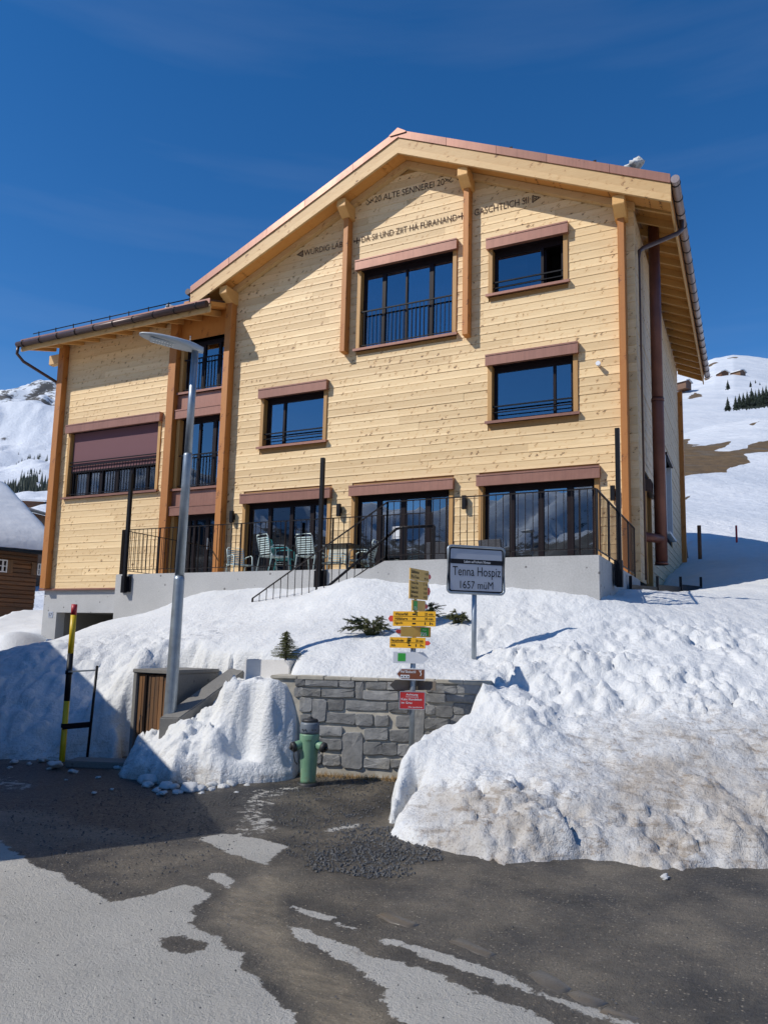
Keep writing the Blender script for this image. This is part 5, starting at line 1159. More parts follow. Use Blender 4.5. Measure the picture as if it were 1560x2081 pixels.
Wb, Hb = b8['x1']-b8['x0'], b8['z1']-b8['z0']
q = MB(); q.prism([(b8['x0']+0.066, b8['z0']+0.010), (b8['x1']-0.010, b8['z0']+0.010), (b8['x1']-0.010, b8['z1']-0.010), (b8['x0']+0.066, b8['z1']-0.010), (b8['x0']+0.018, (b8['z0']+b8['z1'])/2)], 1, -0.0612, -0.0602); q.v = [tuple(b8['R'] @ Vector(k)) for k in q.v]; q.build('brown_field', M['brown'], b8['o'], local=True)
i8 = dict(b8); i8['y'] = -0.0615
btext(i8, 'Hof Biobuchli', M['white'], 0.18, 0.60, 0.50, 0.24, 0.012)
for k in range(3): bfield(i8, M['white'], 0.17+0.105*k, 0.265+0.105*k, 0.14, 0.44, 'symbol', 0.0005); bfield(i8, M['ink'], 0.195+0.105*k, 0.24+0.105*k, 0.22, 0.34, 'symbol', 0.0015)
q = MB(); xo, zo = b8['x1']-0.055, b8['z1']-0.035
for pa, pb_ in (((-0.012, 0.016), (0.0, 0.0)), ((0.014, 0.016), (0.0, 0.0)), ((0, 0), (0.012, -0.02)), ((0.012, -0.02), (0.002, -0.045))): q.bar((xo+pa[0], -0.0622, zo+pa[1]), (xo+pb_[0], -0.0622, zo+pb_[1]), 0.009, 0.001, up=(0, 1, 0))
q.v = [tuple(b8['R'] @ Vector(k)) for k in q.v]; q.build('flower_emblem', M['white'], b8['o'], local=True)
b9 = board('sign_board', 796, 866, 1382, 1403, M['grey_wood'], 0.3, y=0.04, label='bare grey plate pointing left below the brown sign', shape='left')
b9b = board('sign_board', 828, 879, 1384, 1402, M['grey_wood'], -0.5, y=0.075, label='bare grey plate behind the other grey one')
b10 = board('notice_board', 813.5, 865, 1405, 1441, M['signred'], -0.02, y=-0.045, label='red notice asking to keep the grass clean')
for fx0, fx1, fz0, fz1 in ((0, 1, 0, 0.03), (0, 1, 0.97, 1), (0, 0.025, 0.031, 0.969), (0.975, 1, 0.031, 0.969)): bfield(b10, M['signgrey'], fx0, fx1, fz0, fz1, 'border')
btext(b10, 'Achtung', M['white'], 0.26, 0.74, 0.46, 0.15); bfield(b10, M['white'], 0.24, 0.74, 0.685, 0.705, 'rule')
btext(b10, 'Kein Hundekot', M['white'], 0.08, 0.50, 0.80, 0.13); btext(b10, 'im Gras', M['white'], 0.08, 0.31, 0.42, 0.12); btext(b10, 'Die Landwirte', M['white'], 0.36, 0.09, 0.54, 0.08)

# ------------------------------------------------------------------ street lamp
LV = 9.35
pb = at(345, 1458, LV); pt_ = at(396, 715, LV)
bx, by = pb.x*0.5+pt_.x*0.5, pb.y*0.5+pt_.y*0.5; ZT = pt_.z
lamp = thing('street_lamp', 'tall galvanised street lamp with a flat pale grey head, standing in front of the house', 'street lamp', (bx, by, 0), ANG)
def lp(px, py): a = at(px, py, LV); return ((a.x-bx)*UR.x+(a.y-by)*UR.y, 0, a.z)
bt, tp_ = lp(345, 1458), lp(397, 712)
def along(f): return (bt[0]+(tp_[0]-bt[0])*f, 0, bt[2]+(tp_[2]-bt[2])*f)
m = MB(); m.tube([along(-0.3), along(0.0), along(0.36), along(0.37)], [0.077, 0.076, 0.066, 0.062], 16).tube([along(0.37), along(0.70), along(0.705)], [0.058, 0.055, 0.052], 16).tube([along(0.705), along(1.0)], [0.048, 0.044], 16); m.build('pole', M['galv'], lamp, local=True)
MB().box((bt[0]+0.03, -0.085, 1.15), (bt[0]+0.10, -0.062, 1.65)).build('service_door', M['galv'], lamp, local=True) if False else None
# head: lofted flat hull pointing to the left, turned a little towards the road
hd = Vector((-0.93, -0.36, 0.0)).normalized(); hs_ = Vector((-hd.y, hd.x, 0)); hp = Vector((tp_[0], 0, tp_[2]))
m = MB(); secs = [(-0.10, 0.045, 0.03, 0.04), (0.0, 0.075, 0.05, 0.05), (0.10, 0.115, 0.055, 0.05), (0.25, 0.145, 0.045, 0.042), (0.42, 0.15, 0.035, 0.032), (0.56, 0.125, 0.026, 0.024), (0.66, 0.075, 0.016, 0.014), (0.70, 0.03, 0.008, 0.006)]; n = 20; vs3 = []
for t, wd, up_, dn in secs:
    c = hp+hd*t+Vector((0, 0, 0.03+0.10*t))
    for k in range(n):
        g = 2*math.pi*k/n; s_, z_ = math.cos(g), math.sin(g); vs3.append(c+hs_*wd*math.copysign(abs(s_)**0.75, s_)+Vector((0, 0, (up_ if z_ > 0 else dn)*math.copysign(abs(z_)**0.6, z_))))
fs = [(i*n+k, i*n+(k+1) % n, (i+1)*n+(k+1) % n, (i+1)*n+k) for i in range(len(secs)-1) for k in range(n)]+[tuple(range(n))[::-1], tuple(range((len(secs)-1)*n, len(secs)*n))]
m.add(vs3, fs, True); head = m.build('lamp_head', M['lamp_grey'], lamp, local=True)
def hbox(t0, t1, s0, s1, z, nm, mat, par):
    q = MB(); vs3 = []
    for dz in (0, -0.006):
        for t, s_ in ((t0, s0), (t1, s0), (t1, s1), (t0, s1)): vs3.append(hp+hd*t+hs_*s_+Vector((0, 0, 0.03+0.10*t+z+dz)))
    q.add(vs3, [(0, 1, 2, 3), (7, 6, 5, 4), (0, 4, 5, 1), (1, 5, 6, 2), (2, 6, 7, 3), (3, 7, 4, 0)]); return q.build(nm, mat, par, local=True)
hbox(0.22, 0.56, -0.085, 0.085, -0.033, 'led_panel', M['galv'], head)
for r_ in (-0.045, 0.035):
    for k in range(8): hbox(0.27+k*0.034, 0.29+k*0.034, r_-0.014, r_+0.014, -0.0395, 'led', M['lamp_led'], head)
MB().tube([hp+hd*0.07+Vector((0, 0, 0.08)), hp+hd*0.07+Vector((0, 0, 0.17))], 0.004, 5).tube([hp+hd*0.07+Vector((0, 0, 0.165)), hp+hd*0.07+Vector((0, 0, 0.18))], 0.008, 6).build('antenna', M['galv'], lamp, local=True)

# ------------------------------------------------------------------ hydrant
hy = at(626, 1583, 8.45); hz0 = 0.02
hyd = thing('fire_hydrant', 'pale green pillar hydrant with blue grey cap standing before the stone wall', 'hydrant', (hy.x, hy.y, hz0), ANG)
MB().lathe([(0.115, -0.05), (0.115, 0.045), (0.105, 0.055)], n=24).build('base_ring', M['hyd_dark'], hyd, local=True)
body = MB().lathe([(0.085, 0.05), (0.084, 0.08), (0.088, 0.2), (0.098, 0.36), (0.106, 0.50), (0.109, 0.555), (0.104, 0.572)], n=28).build('barrel', M['hydrant'], hyd, local=True)
MB().lathe([(0.106, 0.573), (0.108, 0.60), (0.105, 0.67), (0.098, 0.695)], n=28).build('collar', M['hyd_cap'], hyd, local=True)
MB().lathe([(0.090, 0.696), (0.088, 0.715), (0.075, 0.728), (0.030, 0.735), (0.028, 0.75), (0.0005, 0.752)], n=24).build('cap', M['hyd_dark'], hyd, local=True)
for sx in (-1, 1):
    dr = Vector((sx*0.86, -0.42, -0.28)).normalized(); o_ = Vector((sx*0.055, -0.02, 0.47))
    MB().tube([o_, o_+dr*0.09, o_+dr*0.115], [0.052, 0.047, 0.05], 16).build('outlet', M['hydrant'], hyd, local=True)
    oc = MB().tube([o_+dr*0.105, o_+dr*0.135, o_+dr*0.15], [0.056, 0.056, 0.045], 16).tube([o_+dr*0.15, o_+dr*0.172], 0.022, 6).build('outlet_cap', M['hyd_dark'], hyd, local=True)
    c = o_+dr*0.11; MB().tube([c+Vector((0, -0.02, -0.04)), c+Vector((sx*0.005, -0.02, -0.10)), c+Vector((-sx*0.01, -0.01, -0.16)), c+Vector((-sx*0.035, 0.0, -0.19))], 0.006, 5).build('chain', M['hyd_dark'], oc, local=True)
    for k in range(2): MB().tube([Vector((sx*(0.04+0.03*k), -0.101+0.012*k, 0.62)), Vector((sx*(0.04+0.03*k), -0.112+0.012*k, 0.62))], 0.008, 6).build('bolt', M['hyd_dark'], hyd, local=True)
text('lettering', 'vonRoll', M['ink'], hyd, WM[hyd.name] @ Vector((-0.03, -0.1085, 0.50)), (UR.x, UR.y, 0), (0, 0, 1), 0.06, 0.018, 0.002)

# ------------------------------------------------------------------ meter cabinet with board door, and the stair cheek beside it
cp = at(263, 1500, 9.75); cw, cdp, chh = 0.60, 0.95, 1.20
cab = thing('meter_cabinet', 'small concrete cabinet with a weathered brown board door beside the street lamp', 'cabinet', (cp.x, cp.y, 0), 0.0)
m = MB(); m.box((0, 0.0, -0.2), (0.06, 0.10, chh-0.06)); m.box((cw-0.05, 0, -0.2), (cw, 0.10, chh-0.06)); m.box((cw-0.06, 0.101, -0.2), (cw-0.002, cdp, chh-0.06)); m.box((0.002, 0.101, -0.2), (0.06, cdp, chh-0.06)); m.box((0.06, cdp-0.06, -0.2), (cw-0.06, cdp-0.002, chh-0.06)); m.build('body', M['concrete_old'], cab, local=True, bevel=0.006)
m = MB(); m.box((-0.008, -0.012, chh-0.058), (cw+0.008, cdp+0.01, chh-0.01)); m.build('lid', M['concrete_old'], cab, local=True, bevel=0.008)
xs = np.linspace(0.065, cw-0.055, 8)
for i in range(7): MB().cbox((xs[i]+0.002, 0.03+rng.uniform(-.004, .004), 0.02), (xs[i+1]-0.002, 0.055, chh-0.075), 0.005).build('plank', M['old_wood'], cab, local=True)
MB().box((xs[2]-0.018, 0.012, 0.05), (xs[2]+0.018, 0.028, chh-0.08)).build('door_strap', M['iron_brown'], cab, local=True)
MB().tube([(xs[1]+0.02, 0.01, 0.62), (xs[1]+0.02, 0.0, 0.5), (xs[1]+0.03, 0.0, 0.36)], 0.008, 6).build('handle', M['iron'], cab, local=True)
a = at(484, 1358, 10.2); b = at(362, 1446, 9.32)
ck = thing('stair_cheek', 'sloping old concrete stair cheek running down from the snow beside the board door cabinet', 'stair wall', (b.x, b.y, 0))
m = MB(); n_ = Vector((UR.x, UR.y, 0))*0.12
dirv = (b-a).normalized(); b2_ = b+dirv*0.15; q = [a-n_, a+n_, b2_+n_, b2_-n_]; dn = Vector((0, 0, -0.30))
m.add(q+[k+dn for k in q], [(0, 1, 2, 3), (7, 6, 5, 4), (0, 4, 5, 1), (1, 5, 6, 2), (2, 6, 7, 3), (3, 7, 4, 0)]); m.build('cheek_beam', M['concrete_old'], ck, bevel=0.012)

# ------------------------------------------------------------------ planter with the small spruce
def needle_twig(m, a, b, ln, n, droop=0.0):
    a, b = Vector(a), Vector(b); t = (b-a).normalized(); sd_ = t.cross(Vector((0, 0, 1)));
    if sd_.length < 0.05: sd_ = Vector((1, 0, 0))
    sd_.normalize(); up_ = sd_.cross(t)
    m.tube([a, b], [0.006, 0.003], 4)
    for i in range(n):
        f = (i+rng.uniform(0, 1))/n; p_ = a.lerp(b, f); g = rng.uniform(0, 6.28); d_ = (sd_*math.cos(g)+up_*math.sin(g)*0.8+t*0.75).normalized(); e = p_+d_*ln*rng.uniform(0.7, 1.1)*(1-0.35*f); s_ = d_.cross(t).normalized()*0.0035
        m.add([p_-s_, p_+s_, e], [(0, 1, 2)])
pp = at(588, 1362, 9.55); pl0 = at(497, 1362, 9.75)
plz = at(540, 1341, 9.6).z
pdir = math.atan2(pp.y-pl0.y, pp.x-pl0.x); pln = math.hypot(pp.x-pl0.x, pp.y-pl0.y)
plt_ = thing('planter', 'long pale concrete planter box sunk in snow at the left end of the stone wall', 'planter', (pl0.x, pl0.y, plz-0.20), pdir)
m = MB(); W_, D_, H_ = pln, 0.36, 0.20
m.box((0, 0, -0.15), (W_, 0.035, H_)); m.box((0, D_-0.035, -0.15), (W_, D_, H_)); m.box((0, 0.0351, -0.15), (0.035, D_-0.0351, H_)); m.box((W_-0.035, 0.0351, -0.15), (W_, D_-0.0351, H_)); m.build('box', M['planter'], plt_, local=True, bevel=0.006)
m = MB(); m.box((0.036, 0.036, 0.02), (W_-0.036, D_-0.036, H_-0.03)); m.build('snow_fill', M['snow'], plt_, local=True)
tb_ = at(580, 1345, 9.7); tz = at(580, 1342, 9.7).z-0.03
spr = thing('young_spruce', 'small bare looking young spruce standing in the pale planter box', 'spruce', (tb_.x, tb_.y, tz))
hs2 = at(577, 1281, 9.7).z-tz
MB().tube([(0, 0, 0), (0.005, 0, hs2*0.5), (0, 0, hs2)], [0.011, 0.008, 0.003], 6).build('trunk', M['bark'], spr, local=True)
m = MB()
for k in range(80):
    f = 0.14+0.84*k/80; z = hs2*f; g = k*2.4+rng.uniform(-.3, .3); ln = (1-f)*0.22+0.03; ln *= rng.uniform(0.7, 1.25)
    e = Vector((math.cos(g)*ln, math.sin(g)*ln, z-0.02+ln*0.12)); needle_twig(m, (0, 0, z), e, 0.032, int(16+ln*190))
m.build('crown', M['needle'], spr, local=True)
def shrub(label, px, py, v, w_, h_, n, lean=(0, 0)):
    p_ = at(px, py, v); a = uv_of(p_.x, p_.y); z = snow_z(*a)-0.05; t = thing('spruce_shrub', label, 'shrub', (p_.x, p_.y, z), ANG, 'young spruces buried in the snow')
    m = MB()
    for k in range(n):
        g = rng.uniform(0, 6.28); rr_ = rng.uniform(0.35, 1.0); e = Vector((math.cos(g)*rr_*w_/2+lean[0], math.sin(g)*rr_*w_*0.22-0.05, h_*rng.uniform(0.15, 1.0)*(1-0.55*rr_)+0.05))
        mid_ = e*0.5+Vector((0, 0, h_*0.22)); s0_ = Vector((lean[0]*0.2+rng.uniform(-.08, .08), 0, 0))
        needle_twig(m, s0_, mid_, 0.045, 40); needle_twig(m, mid_, e, 0.045, 60)
        for q_ in range(3):
            b_ = mid_.lerp(e, rng.uniform(0.1, 0.8)); e2 = b_+Vector((math.cos(g)*0.08+rng.uniform(-.08, .08), rng.uniform(-.05, .05), rng.uniform(-0.07, 0.03))); needle_twig(m, b_, e2, 0.04, 30)
    m.build('branches', M['needle'], t, local=True)
    MB().tube([(0, 0, -0.1), (lean[0]*0.1, 0, h_*0.5)], 0.012, 6).build('stem', M['bark'], t, local=True)
shrub('young spruce lying bent to the left on the snow, beside the hiking signs', 760, 1290, 10.25, 0.80, 0.36, 40, (-0.10, 0))
shrub('young spruce behind the hiking signs with one arching top shoot', 872, 1268, 10.7, 0.34, 0.44, 18)
shrub('small round spruce tuft in a snow hollow just left of the sign post', 930, 1272, 10.5, 0.30, 0.26, 18)
m = MB()

# ------------------------------------------------------------------ snow pole, its steel stand and a cover slab
yp = at(128, 1526, 9.9); yt = at(152, 1228, 9.9)
ypz0 = max(0.0, snow_z(*uv_of(yp.x, yp.y)))
po = thing('snow_marker_pole', 'yellow and black banded snow marker pole with red top, leaning slightly in the shaded snow', 'marker pole', (yp.x, yp.y, 0))
def yl(f): return Vector(yp).lerp(Vector(yt), f)
bands = [(-0.25, 0.335, 'polyellow', 'yellow_band'), (0.335, 0.66, 'poleblack', 'black_band'), (0.66, 0.925, 'polyellow', 'yellow_band'), (0.925, 1.0, 'polered', 'red_top')]
for f0, f1, mt, nm in bands: MB().tube([yl(f0), yl(f1)], 0.037, 14).build(nm, M[mt], po)
st = thing('steel_stand', 'thin dark steel upright with two cross arms clamping the yellow and black pole', 'stand', (yp.x, yp.y, 0))
s0_, s1_ = at(177, 1545, 9.85), at(198, 1353, 9.85)
MB().tube([s0_, s1_], 0.017, 8).build('upright', M['iron'], st)
MB().bar(at(140, 1365, 9.86), at(196, 1362, 9.85), 0.02, 0.02).build('arm', M['galv'], st); MB().bar(at(128, 1477, 9.86), at(186, 1472, 9.85), 0.03, 0.07).build('arm', M['iron'], st)
for f in (0.53, 0.17):
    c = yl(f); MB().tube([c-Vector((0, 0, 0.025)), c+Vector((0, 0, 0.025))], 0.047, 12).build('clamp', M['iron'], st)
cs = guv(212, 1556); X = xy(*cs)
m = MB(); m.box((-0.42, -0.17, -0.02), (0.42, 0.17, 0.07)); o = m.build('cover_slab', M['concrete_old'], thing('drain_cover', 'flat grey concrete slab lying on the shaded ground in front of the cabinet', 'slab', (X[0], X[1], 0), ANG-0.08), local=True, bevel=0.01)

# ------------------------------------------------------------------ sledges by the garage
def sled(label, px, py, v, mat, hgt, wd):
    p_ = at(px, py, v); t = thing('plastic_sledge', label, 'sledge', (p_.x, p_.y, p_.z-hgt), ANG, 'plastic sledges stuck upright in the snow')
    m = MB(); secs = [(-0.9, 0.5, 0.0), (-0.1, 0.62, 0.02), (0.45, 0.9, 0.03), (0.75, 1.0, 0.0), (0.93, 0.85, -0.05), (1.0, 0.5, -0.09)]; n = 7; vs3 = []
    for f, k, yy in secs:
        for j in range(n): x = (j/(n-1)-0.5)*2; vs3.append((x*wd*k+0.10*f, yy+0.07*(x*x)*-1, f*hgt))
    fs = [(i*n+j, i*n+j+1, (i+1)*n+j+1, (i+1)*n+j) for i in range(len(secs)-1) for j in range(n-1)]
    m.add(vs3, fs, True); o = m.build('hull', mat, t, local=True); md = o.modifiers.new('thick', 'SOLIDIFY'); md.thickness = 0.02
    MB().tube([(-wd*0.4+.08, 0.06, hgt*0.7), (wd*0.4+.08, 0.06, hgt*0.7)], 0.018, 8).build('grip', M['iron'], t, local=True)
sled('red plastic sledge stuck upright in the snow before the garage', 82, 1305, 14.2, M['sled_red'], 0.26, 0.075)
sled('blue plastic sledge stuck upright in the snow before the garage', 97, 1299, 14.4, M['sled_blue'], 0.22, 0.075)

# ------------------------------------------------------------------ things on the slope behind the house
def stake(name, label, px, py0, py1, v, mat, r_):
    a = at(px, py1, v); b = at(px, py0, v); t = MB().tube([(a.x, a.y, a.z-0.6), (a.x, a.y, b.z)], r_, 8).build(name, mat); tag(t, label, 'stake')
stake('wooden_stake', 'short brown wooden stake standing in the shaded snow right of the house', 1421, 1068, 1120, 24.0, M['barn_wood'], 0.06)
stake('snow_stake', 'thin red snow stake on the slope right of the house', 1496, 1068, 1103, 27.0, M['polered'], 0.035)
a = at(1396, 1138, 24.6); b = at(1376, 1000, 25.2)
tag(MB().bar(a-Vector((0, 0, .2)), b, 0.10, 0.05).build('leaning_plank', M['grey_wood']), 'long grey plank leaning against the far right corner of the house', 'plank')
lo = thing('low_steel_fence', 'low dark steel panel fence at the foot of the right house corner', 'fence', (-1.5, 15.5, 2.4))
fa, fb_ = Vector((-1.88, 13.75, 0)), Vector((-0.95, 17.6, 0))
for k in range(3):
    a = fa.lerp(fb_, k/3+0.01); b = fa.lerp(fb_, (k+1)/3-0.01); z = 2.15+0.10*k
    MB().bar((a.x, a.y, z+0.28), (b.x, b.y, z+0.33), 0.03, 0.55).build('panel', M['iron_brown'], lo)
for k in range(4):
    a = fa.lerp(fb_, k/3); MB().bar((a.x, a.y, 2.0), (a.x, a.y, 2.86+0.1*k), 0.05).build('post', M['iron'], lo)
# huts and spruces on the far slope
def hut(label, px, py, v, w_, h_, deg, wallm):
    p_ = at(px, py, v); t = thing('mountain_hut', label, 'hut', (p_.x, p_.y, p_.z), ANG+math.radians(deg), 'huts on the far snow slope')
    m = MB(); m.prism([(-w_/2, -2), (w_/2, -2), (w_/2, h_*0.55), (0, h_), (-w_/2, h_*0.55)], 1, -w_*0.5, w_*0.6); m.build('wall', wallm, t, local=True)
    for sx in (-1, 1):
        m = MB(); m.prism([(0, h_+0.05), (sx*(w_/2+0.6), h_*0.55-0.25), (sx*(w_/2+0.6), h_*0.55+0.15), (0, h_+0.45)], 1, -w_*0.5-0.5, w_*0.6+0.3); m.build('roof', M['roof_snow'], t, local=True)
hut('reddish hut with a gable roof high on the far snow slope', 1467, 763, 330, 3.6, 1.7, 10, M['barn_wood'])
hut('dark low roofed hut beside the reddish hut on the far snow slope', 1499, 761, 330, 4.4, 1.5, 35, M['old_wood'])
hut('dark hut just under the eave end of the house', 1388, 783, 290, 4.2, 1.7, 40, M['barn_wood'])
def fir_mesh(seed):
    r_ = np.random.default_rng(seed); m = MB(); m.tube([(0, 0, 0), (0, 0, 0.9)], [0.022, 0.006], 5, mi=1); crown = MB()
    L_ = 15
    for i in range(L_):
        f = i/(L_-1); z = 0.05+0.93*f; rad = (0.29*(1-f)**0.85+0.012)*r_.uniform(0.85, 1.12); nb = 11 if f < 0.8 else 6
        for k in range(nb):
            g = 2*math.pi*(k+r_.uniform(-.3, .3))/nb+i; rr_ = rad*r_.uniform(0.6, 1.12); e = Vector((math.cos(g)*rr_, math.sin(g)*rr_, z-0.045-rr_*0.28)); s_ = Vector((-math.sin(g), math.cos(g), 0))*rr_*0.30; c = Vector((0, 0, z+0.035)); md_ = e*0.55+c*0.45
            crown.add([c, md_-s_, e, md_+s_, md_+Vector((0, 0, 0.02))], [(0, 1, 4), (1, 2, 4), (2, 3, 4), (3, 0, 4)])
    return m, crown
FM = [fir_mesh(s) for s in (3, 5, 8)]
TRUNK = [bpy.data.meshes.new('trunk') for _ in FM]; CROWN = [bpy.data.meshes.new('crown') for _ in FM]
for i, (a, b) in enumerate(FM):
    TRUNK[i].from_pydata(a.v, [], a.f); CROWN[i].from_pydata(b.v, [], b.f); TRUNK[i].materials.append(M['bark']); CROWN[i].materials.append(M['fir'])
def fir(label, px, py, pt, v, k, group):
    p_ = at(px, py, v); h_ = (py-pt)/1531*v*1.0; t = thing('spruce_tree', label, 'spruce', (p_.x, p_.y, p_.z-0.05*h_), rng.uniform(0, 6), group)
    for nm, me in (('trunk', TRUNK[k % 3]), ('crown', CROWN[k % 3])):
        o = bpy.data.objects.new(nm, me); COL.objects.link(o); o.parent = t; o.scale = (h_*1.05, h_*1.05, h_*1.07); WM[o.name] = WM[t.name]
ORD = ['', 'second', 'third', 'fourth', 'fifth', 'sixth', 'seventh', 'eighth', 'ninth', 'tenth', 'eleventh', 'twelfth']
GR = 'spruces at the edge of the near slope'
for k, (px, py, pt) in enumerate(((1478, 832, 804), (1494, 830, 802), (1502, 828, 797), (1510, 827, 795), (1518, 826, 792), (1527, 825, 784), (1535, 824, 790), (1542, 823, 786), (1550, 822, 783), (1557, 821, 780), (1568, 820, 780), (1580, 820, 784))):
    lb = ORD[k]+' spruce from the left in the row along the edge of the near snow slope' if k else 'single spruce standing left of the row on the edge of the near slope'
    fir(lb, px, py, pt, 104+rng.uniform(0, 10), k, GR if k else None)
fir('lone small spruce on the far slope below the reddish hut', 1478, 789, 770, 260, 1, None)
fir('lone small spruce on the far slope, right of the one below the hut', 1524, 785, 773, 265, 2, None)
for px, py, pt, w_ in ((1534, 778, 771, 'tallest'), (1543, 782, 776, 'lowest'), (1531, 775, 773, 'smallest')): fir(w_+' of the tiny dark spruces high on the far slope at the right edge', px, py, pt, 275, 0, 'tiny spruces high on the far slope')
# spruces in the gullies of the left mountain
m = MB(); cl = [(95, 905, 30, 18, 110), (70, 960, 32, 20, 80), (55, 985, 18, 10, 50), (25, 1000, 22, 14, 60), (100, 1000, 12, 14, 40), (80, 1000, 14, 6, 24), (40, 925, 16, 10, 25), (105, 925, 14, 20, 30), (15, 1010, 14, 10, 30)]
for cx, cy, rx, ry, n in cl:
    for _ in range(n):
        px, py = cx+rng.normal(0, rx*0.5), cy+rng.normal(0, ry*0.5); d_ = ray(px, py); vv_ = d_.x*UF.x+d_.y*UF.y; t_ = np.linspace(60, 1000, 500); zr = EYE+d_.z/vv_*t_; zh = np.interp(t_, [30, 45, 100, 150, 200, 400, 700, 1000], [0.8, 2, 12.5, 26, 38, 93, 205, 322]); i = np.argmax(zh > zr); p_ = at(px, py, t_[i]); h_ = 1.8+t_[i]*0.0045*rng.uniform(0.6, 1.2); r_ = h_*0.22
        g0 = rng.uniform(0, 6); ring = [(p_.x+math.cos(g0+q*1.2566)*r_, p_.y+math.sin(g0+q*1.2566)*r_, p_.z-2) for q in range(5)]; m.add(ring+[(p_.x, p_.y, p_.z+h_)], [(q, (q+1) % 5, 5) for q in range(5)])
fo = m.build('forest', M['fir']); stuff(fo); fo['label'] = 'dark spruces in the gullies of the snowy mountain'

# ------------------------------------------------------------------ old barn house on the left
bn = thing('old_chalet', 'old brown timber house under a thick snow covered roof at the left edge', 'house', at(40, 1262, 32)[:], 0.0)
bz = at(40, 1262, 32).z; e1 = at(-30, 1106, 31); e2 = at(122, 1137, 33.5)
fw = math.atan2(e2.y-e1.y, e2.x-e1.x); BL = math.hypot(e2.x-e1.x, e2.y-e1.y)
bn.location = (e1.x, e1.y, bz-1.0); bn.rotation_euler = (0, 0, fw); WM[bn.name] = Matrix.Translation((e1.x, e1.y, bz-1.0)) @ Matrix.Rotation(fw, 4, 'Z')
he = at(40, 1118, 32).z-bz+1.0
m = MB(); m.box((-8, 0.45, 0), (BL-0.8, 9, he)); m.build('wall', M['barn_wood'], bn, local=True)
n = 13
for i in range(n):
    for a, b in ((-2.0, 0.55), (1.45, 4.6), (-2, 4.6)) if False else ((-3.0, BL-0.8),):
        z0 = 1.6+(he-1.6)*i/n; z1 = 1.6+(he-1.6)*(i+1)/n; MB().cbox((a, 0.38+rng.uniform(-.015, .015), z0+0.006), (b, 0.449, z1-0.006), 0.02).build('log', M['barn_wood'], bn, local=True)
MB().box((0.2, 0.30, 0.0), (BL-0.9, 0.37, 1.0)).build('plinth', M['concrete_old'], bn, local=True)
MB().box((-1.2, 0.31, 0.2), (0.12, 0.37, 2.2)).build('door', M['dark'], bn, local=True)
def bl(px, py):                              # photo spot on the barn front
    Mi = WM[bn.name].inverted(); d_ = ray(px, py); o_ = Mi @ Vector((0, 0, EYE)); dd = Mi.to_3x3() @ d_; t = (0.3-o_.y)/dd.y; return o_+dd*t
for l, t, r_, b in ((-4, 1138, 17, 1162), (76, 1146, 90, 1169)):
    A, B = bl(l, b), bl(r_, t); f = MB(); fw_ = 0.05
    f.box((A.x, 0.30, A.z), (A.x+fw_, 0.37, B.z)); f.box((B.x-fw_, 0.30, A.z), (B.x, 0.37, B.z)); f.box((A.x, 0.301, A.z), (B.x, 0.369, A.z+fw_)); f.box((A.x, 0.301, B.z-fw_), (B.x, 0.369, B.z)); xm = (A.x+B.x)/2
    f.box((xm-0.035, 0.295, A.z), (xm+0.035, 0.366, B.z)); f.box((A.x, 0.303, (A.z+B.z)/2-0.02), (B.x, 0.365, (A.z+B.z)/2+0.02))
    wn_ = f.build('window', M['white'], bn, local=True); MB().box((A.x+fw_, 0.34, A.z+fw_), (B.x-fw_, 0.345, B.z-fw_)).build('pane', M['frame'], wn_, local=True)
    MB().box((A.x-0.25, 0.33, A.z-0.02), (A.x-0.03, 0.372, B.z+0.02)).build('shutter', M['old_wood'], wn_, local=True); MB().box((B.x+0.03, 0.33, A.z-0.02), (B.x+0.25, 0.372, B.z+0.02)).build('shutter', M['old_wood'], wn_, local=True)
# roof: copper-dark eave, thick snow falling from upper left
m = MB(); m.prism([(-0.5, he-0.12), (5.6, he+3.4), (10.5, he-0.1), (10.5, he+0.05), (5.6, he+3.55), (-0.5, he+0.02)], 0, -9, BL+0.1); m.build('roof', M['iron_brown'], bn, local=True)
xs = np.linspace(-9, BL+0.05, 60); ts = np.linspace(0, 1, 40); Xs, Ts = np.meshgrid(xs, ts)
Ys = -0.52+6.12*Ts; Zs = he+0.03+3.52*Ts+0.42*np.minimum(1, Ts*7)**0.5+0.06*fbm(Xs*0.5, Ts*4, 4, 141)+0.03*fbm(Xs*2, Ts*14, 3, 142)
edge = np.clip((BL+0.05-Xs)/0.5, 0, 1)**0.5; Zs = Zs-0.4*(1-edge)
grid_xyz('roof_snow', Xs, Ys, Zs, M['roof_snow'], parent=bn)
m = MB(); m.tube([(-9, -0.6, he-0.08), (BL+0.1, -0.6, he-0.08)], 0.07, 8); m.build('gutter', M['iron'], bn, local=True)
p_ = at(70, 1031, 150); hb = thing('hay_barn', 'small brown hay barn on the slope behind the snowy roof at the left', 'barn', (p_.x, p_.y, p_.z), ANG+0.1)
m = MB(); m.box((-2.2, -1.5, -1), (2.2, 2, 1.0)); m.build('wall', M['barn_wood'], hb, local=True); m = MB(); m.prism([(-1.9, 1.0), (2.4, 1.9), (2.4, 2.1), (-1.9, 1.25)], 0, -2.8, 2.8); m.build('roof', M['roof_snow'], hb, local=True)
p_ = at(10, 1003, 60); hb = thing('grey_roofed_house', 'grey plank roof of a house peeping over the snowy roof at the left edge', 'house', (p_.x, p_.y, p_.z-2.5), ANG-0.25)
m = MB(); m.box((-5, 0, -6), (0.5, 5, 1.4)); m.build('wall', M['barn_wood'], hb, local=True); m = MB(); m.prism([(-6, 3.2), (1.5, 1.2), (1.5, 1.4), (-6, 3.45)], 1, -0.8, 5.6); m.build('roof', M['grey_wood'], hb, local=True)

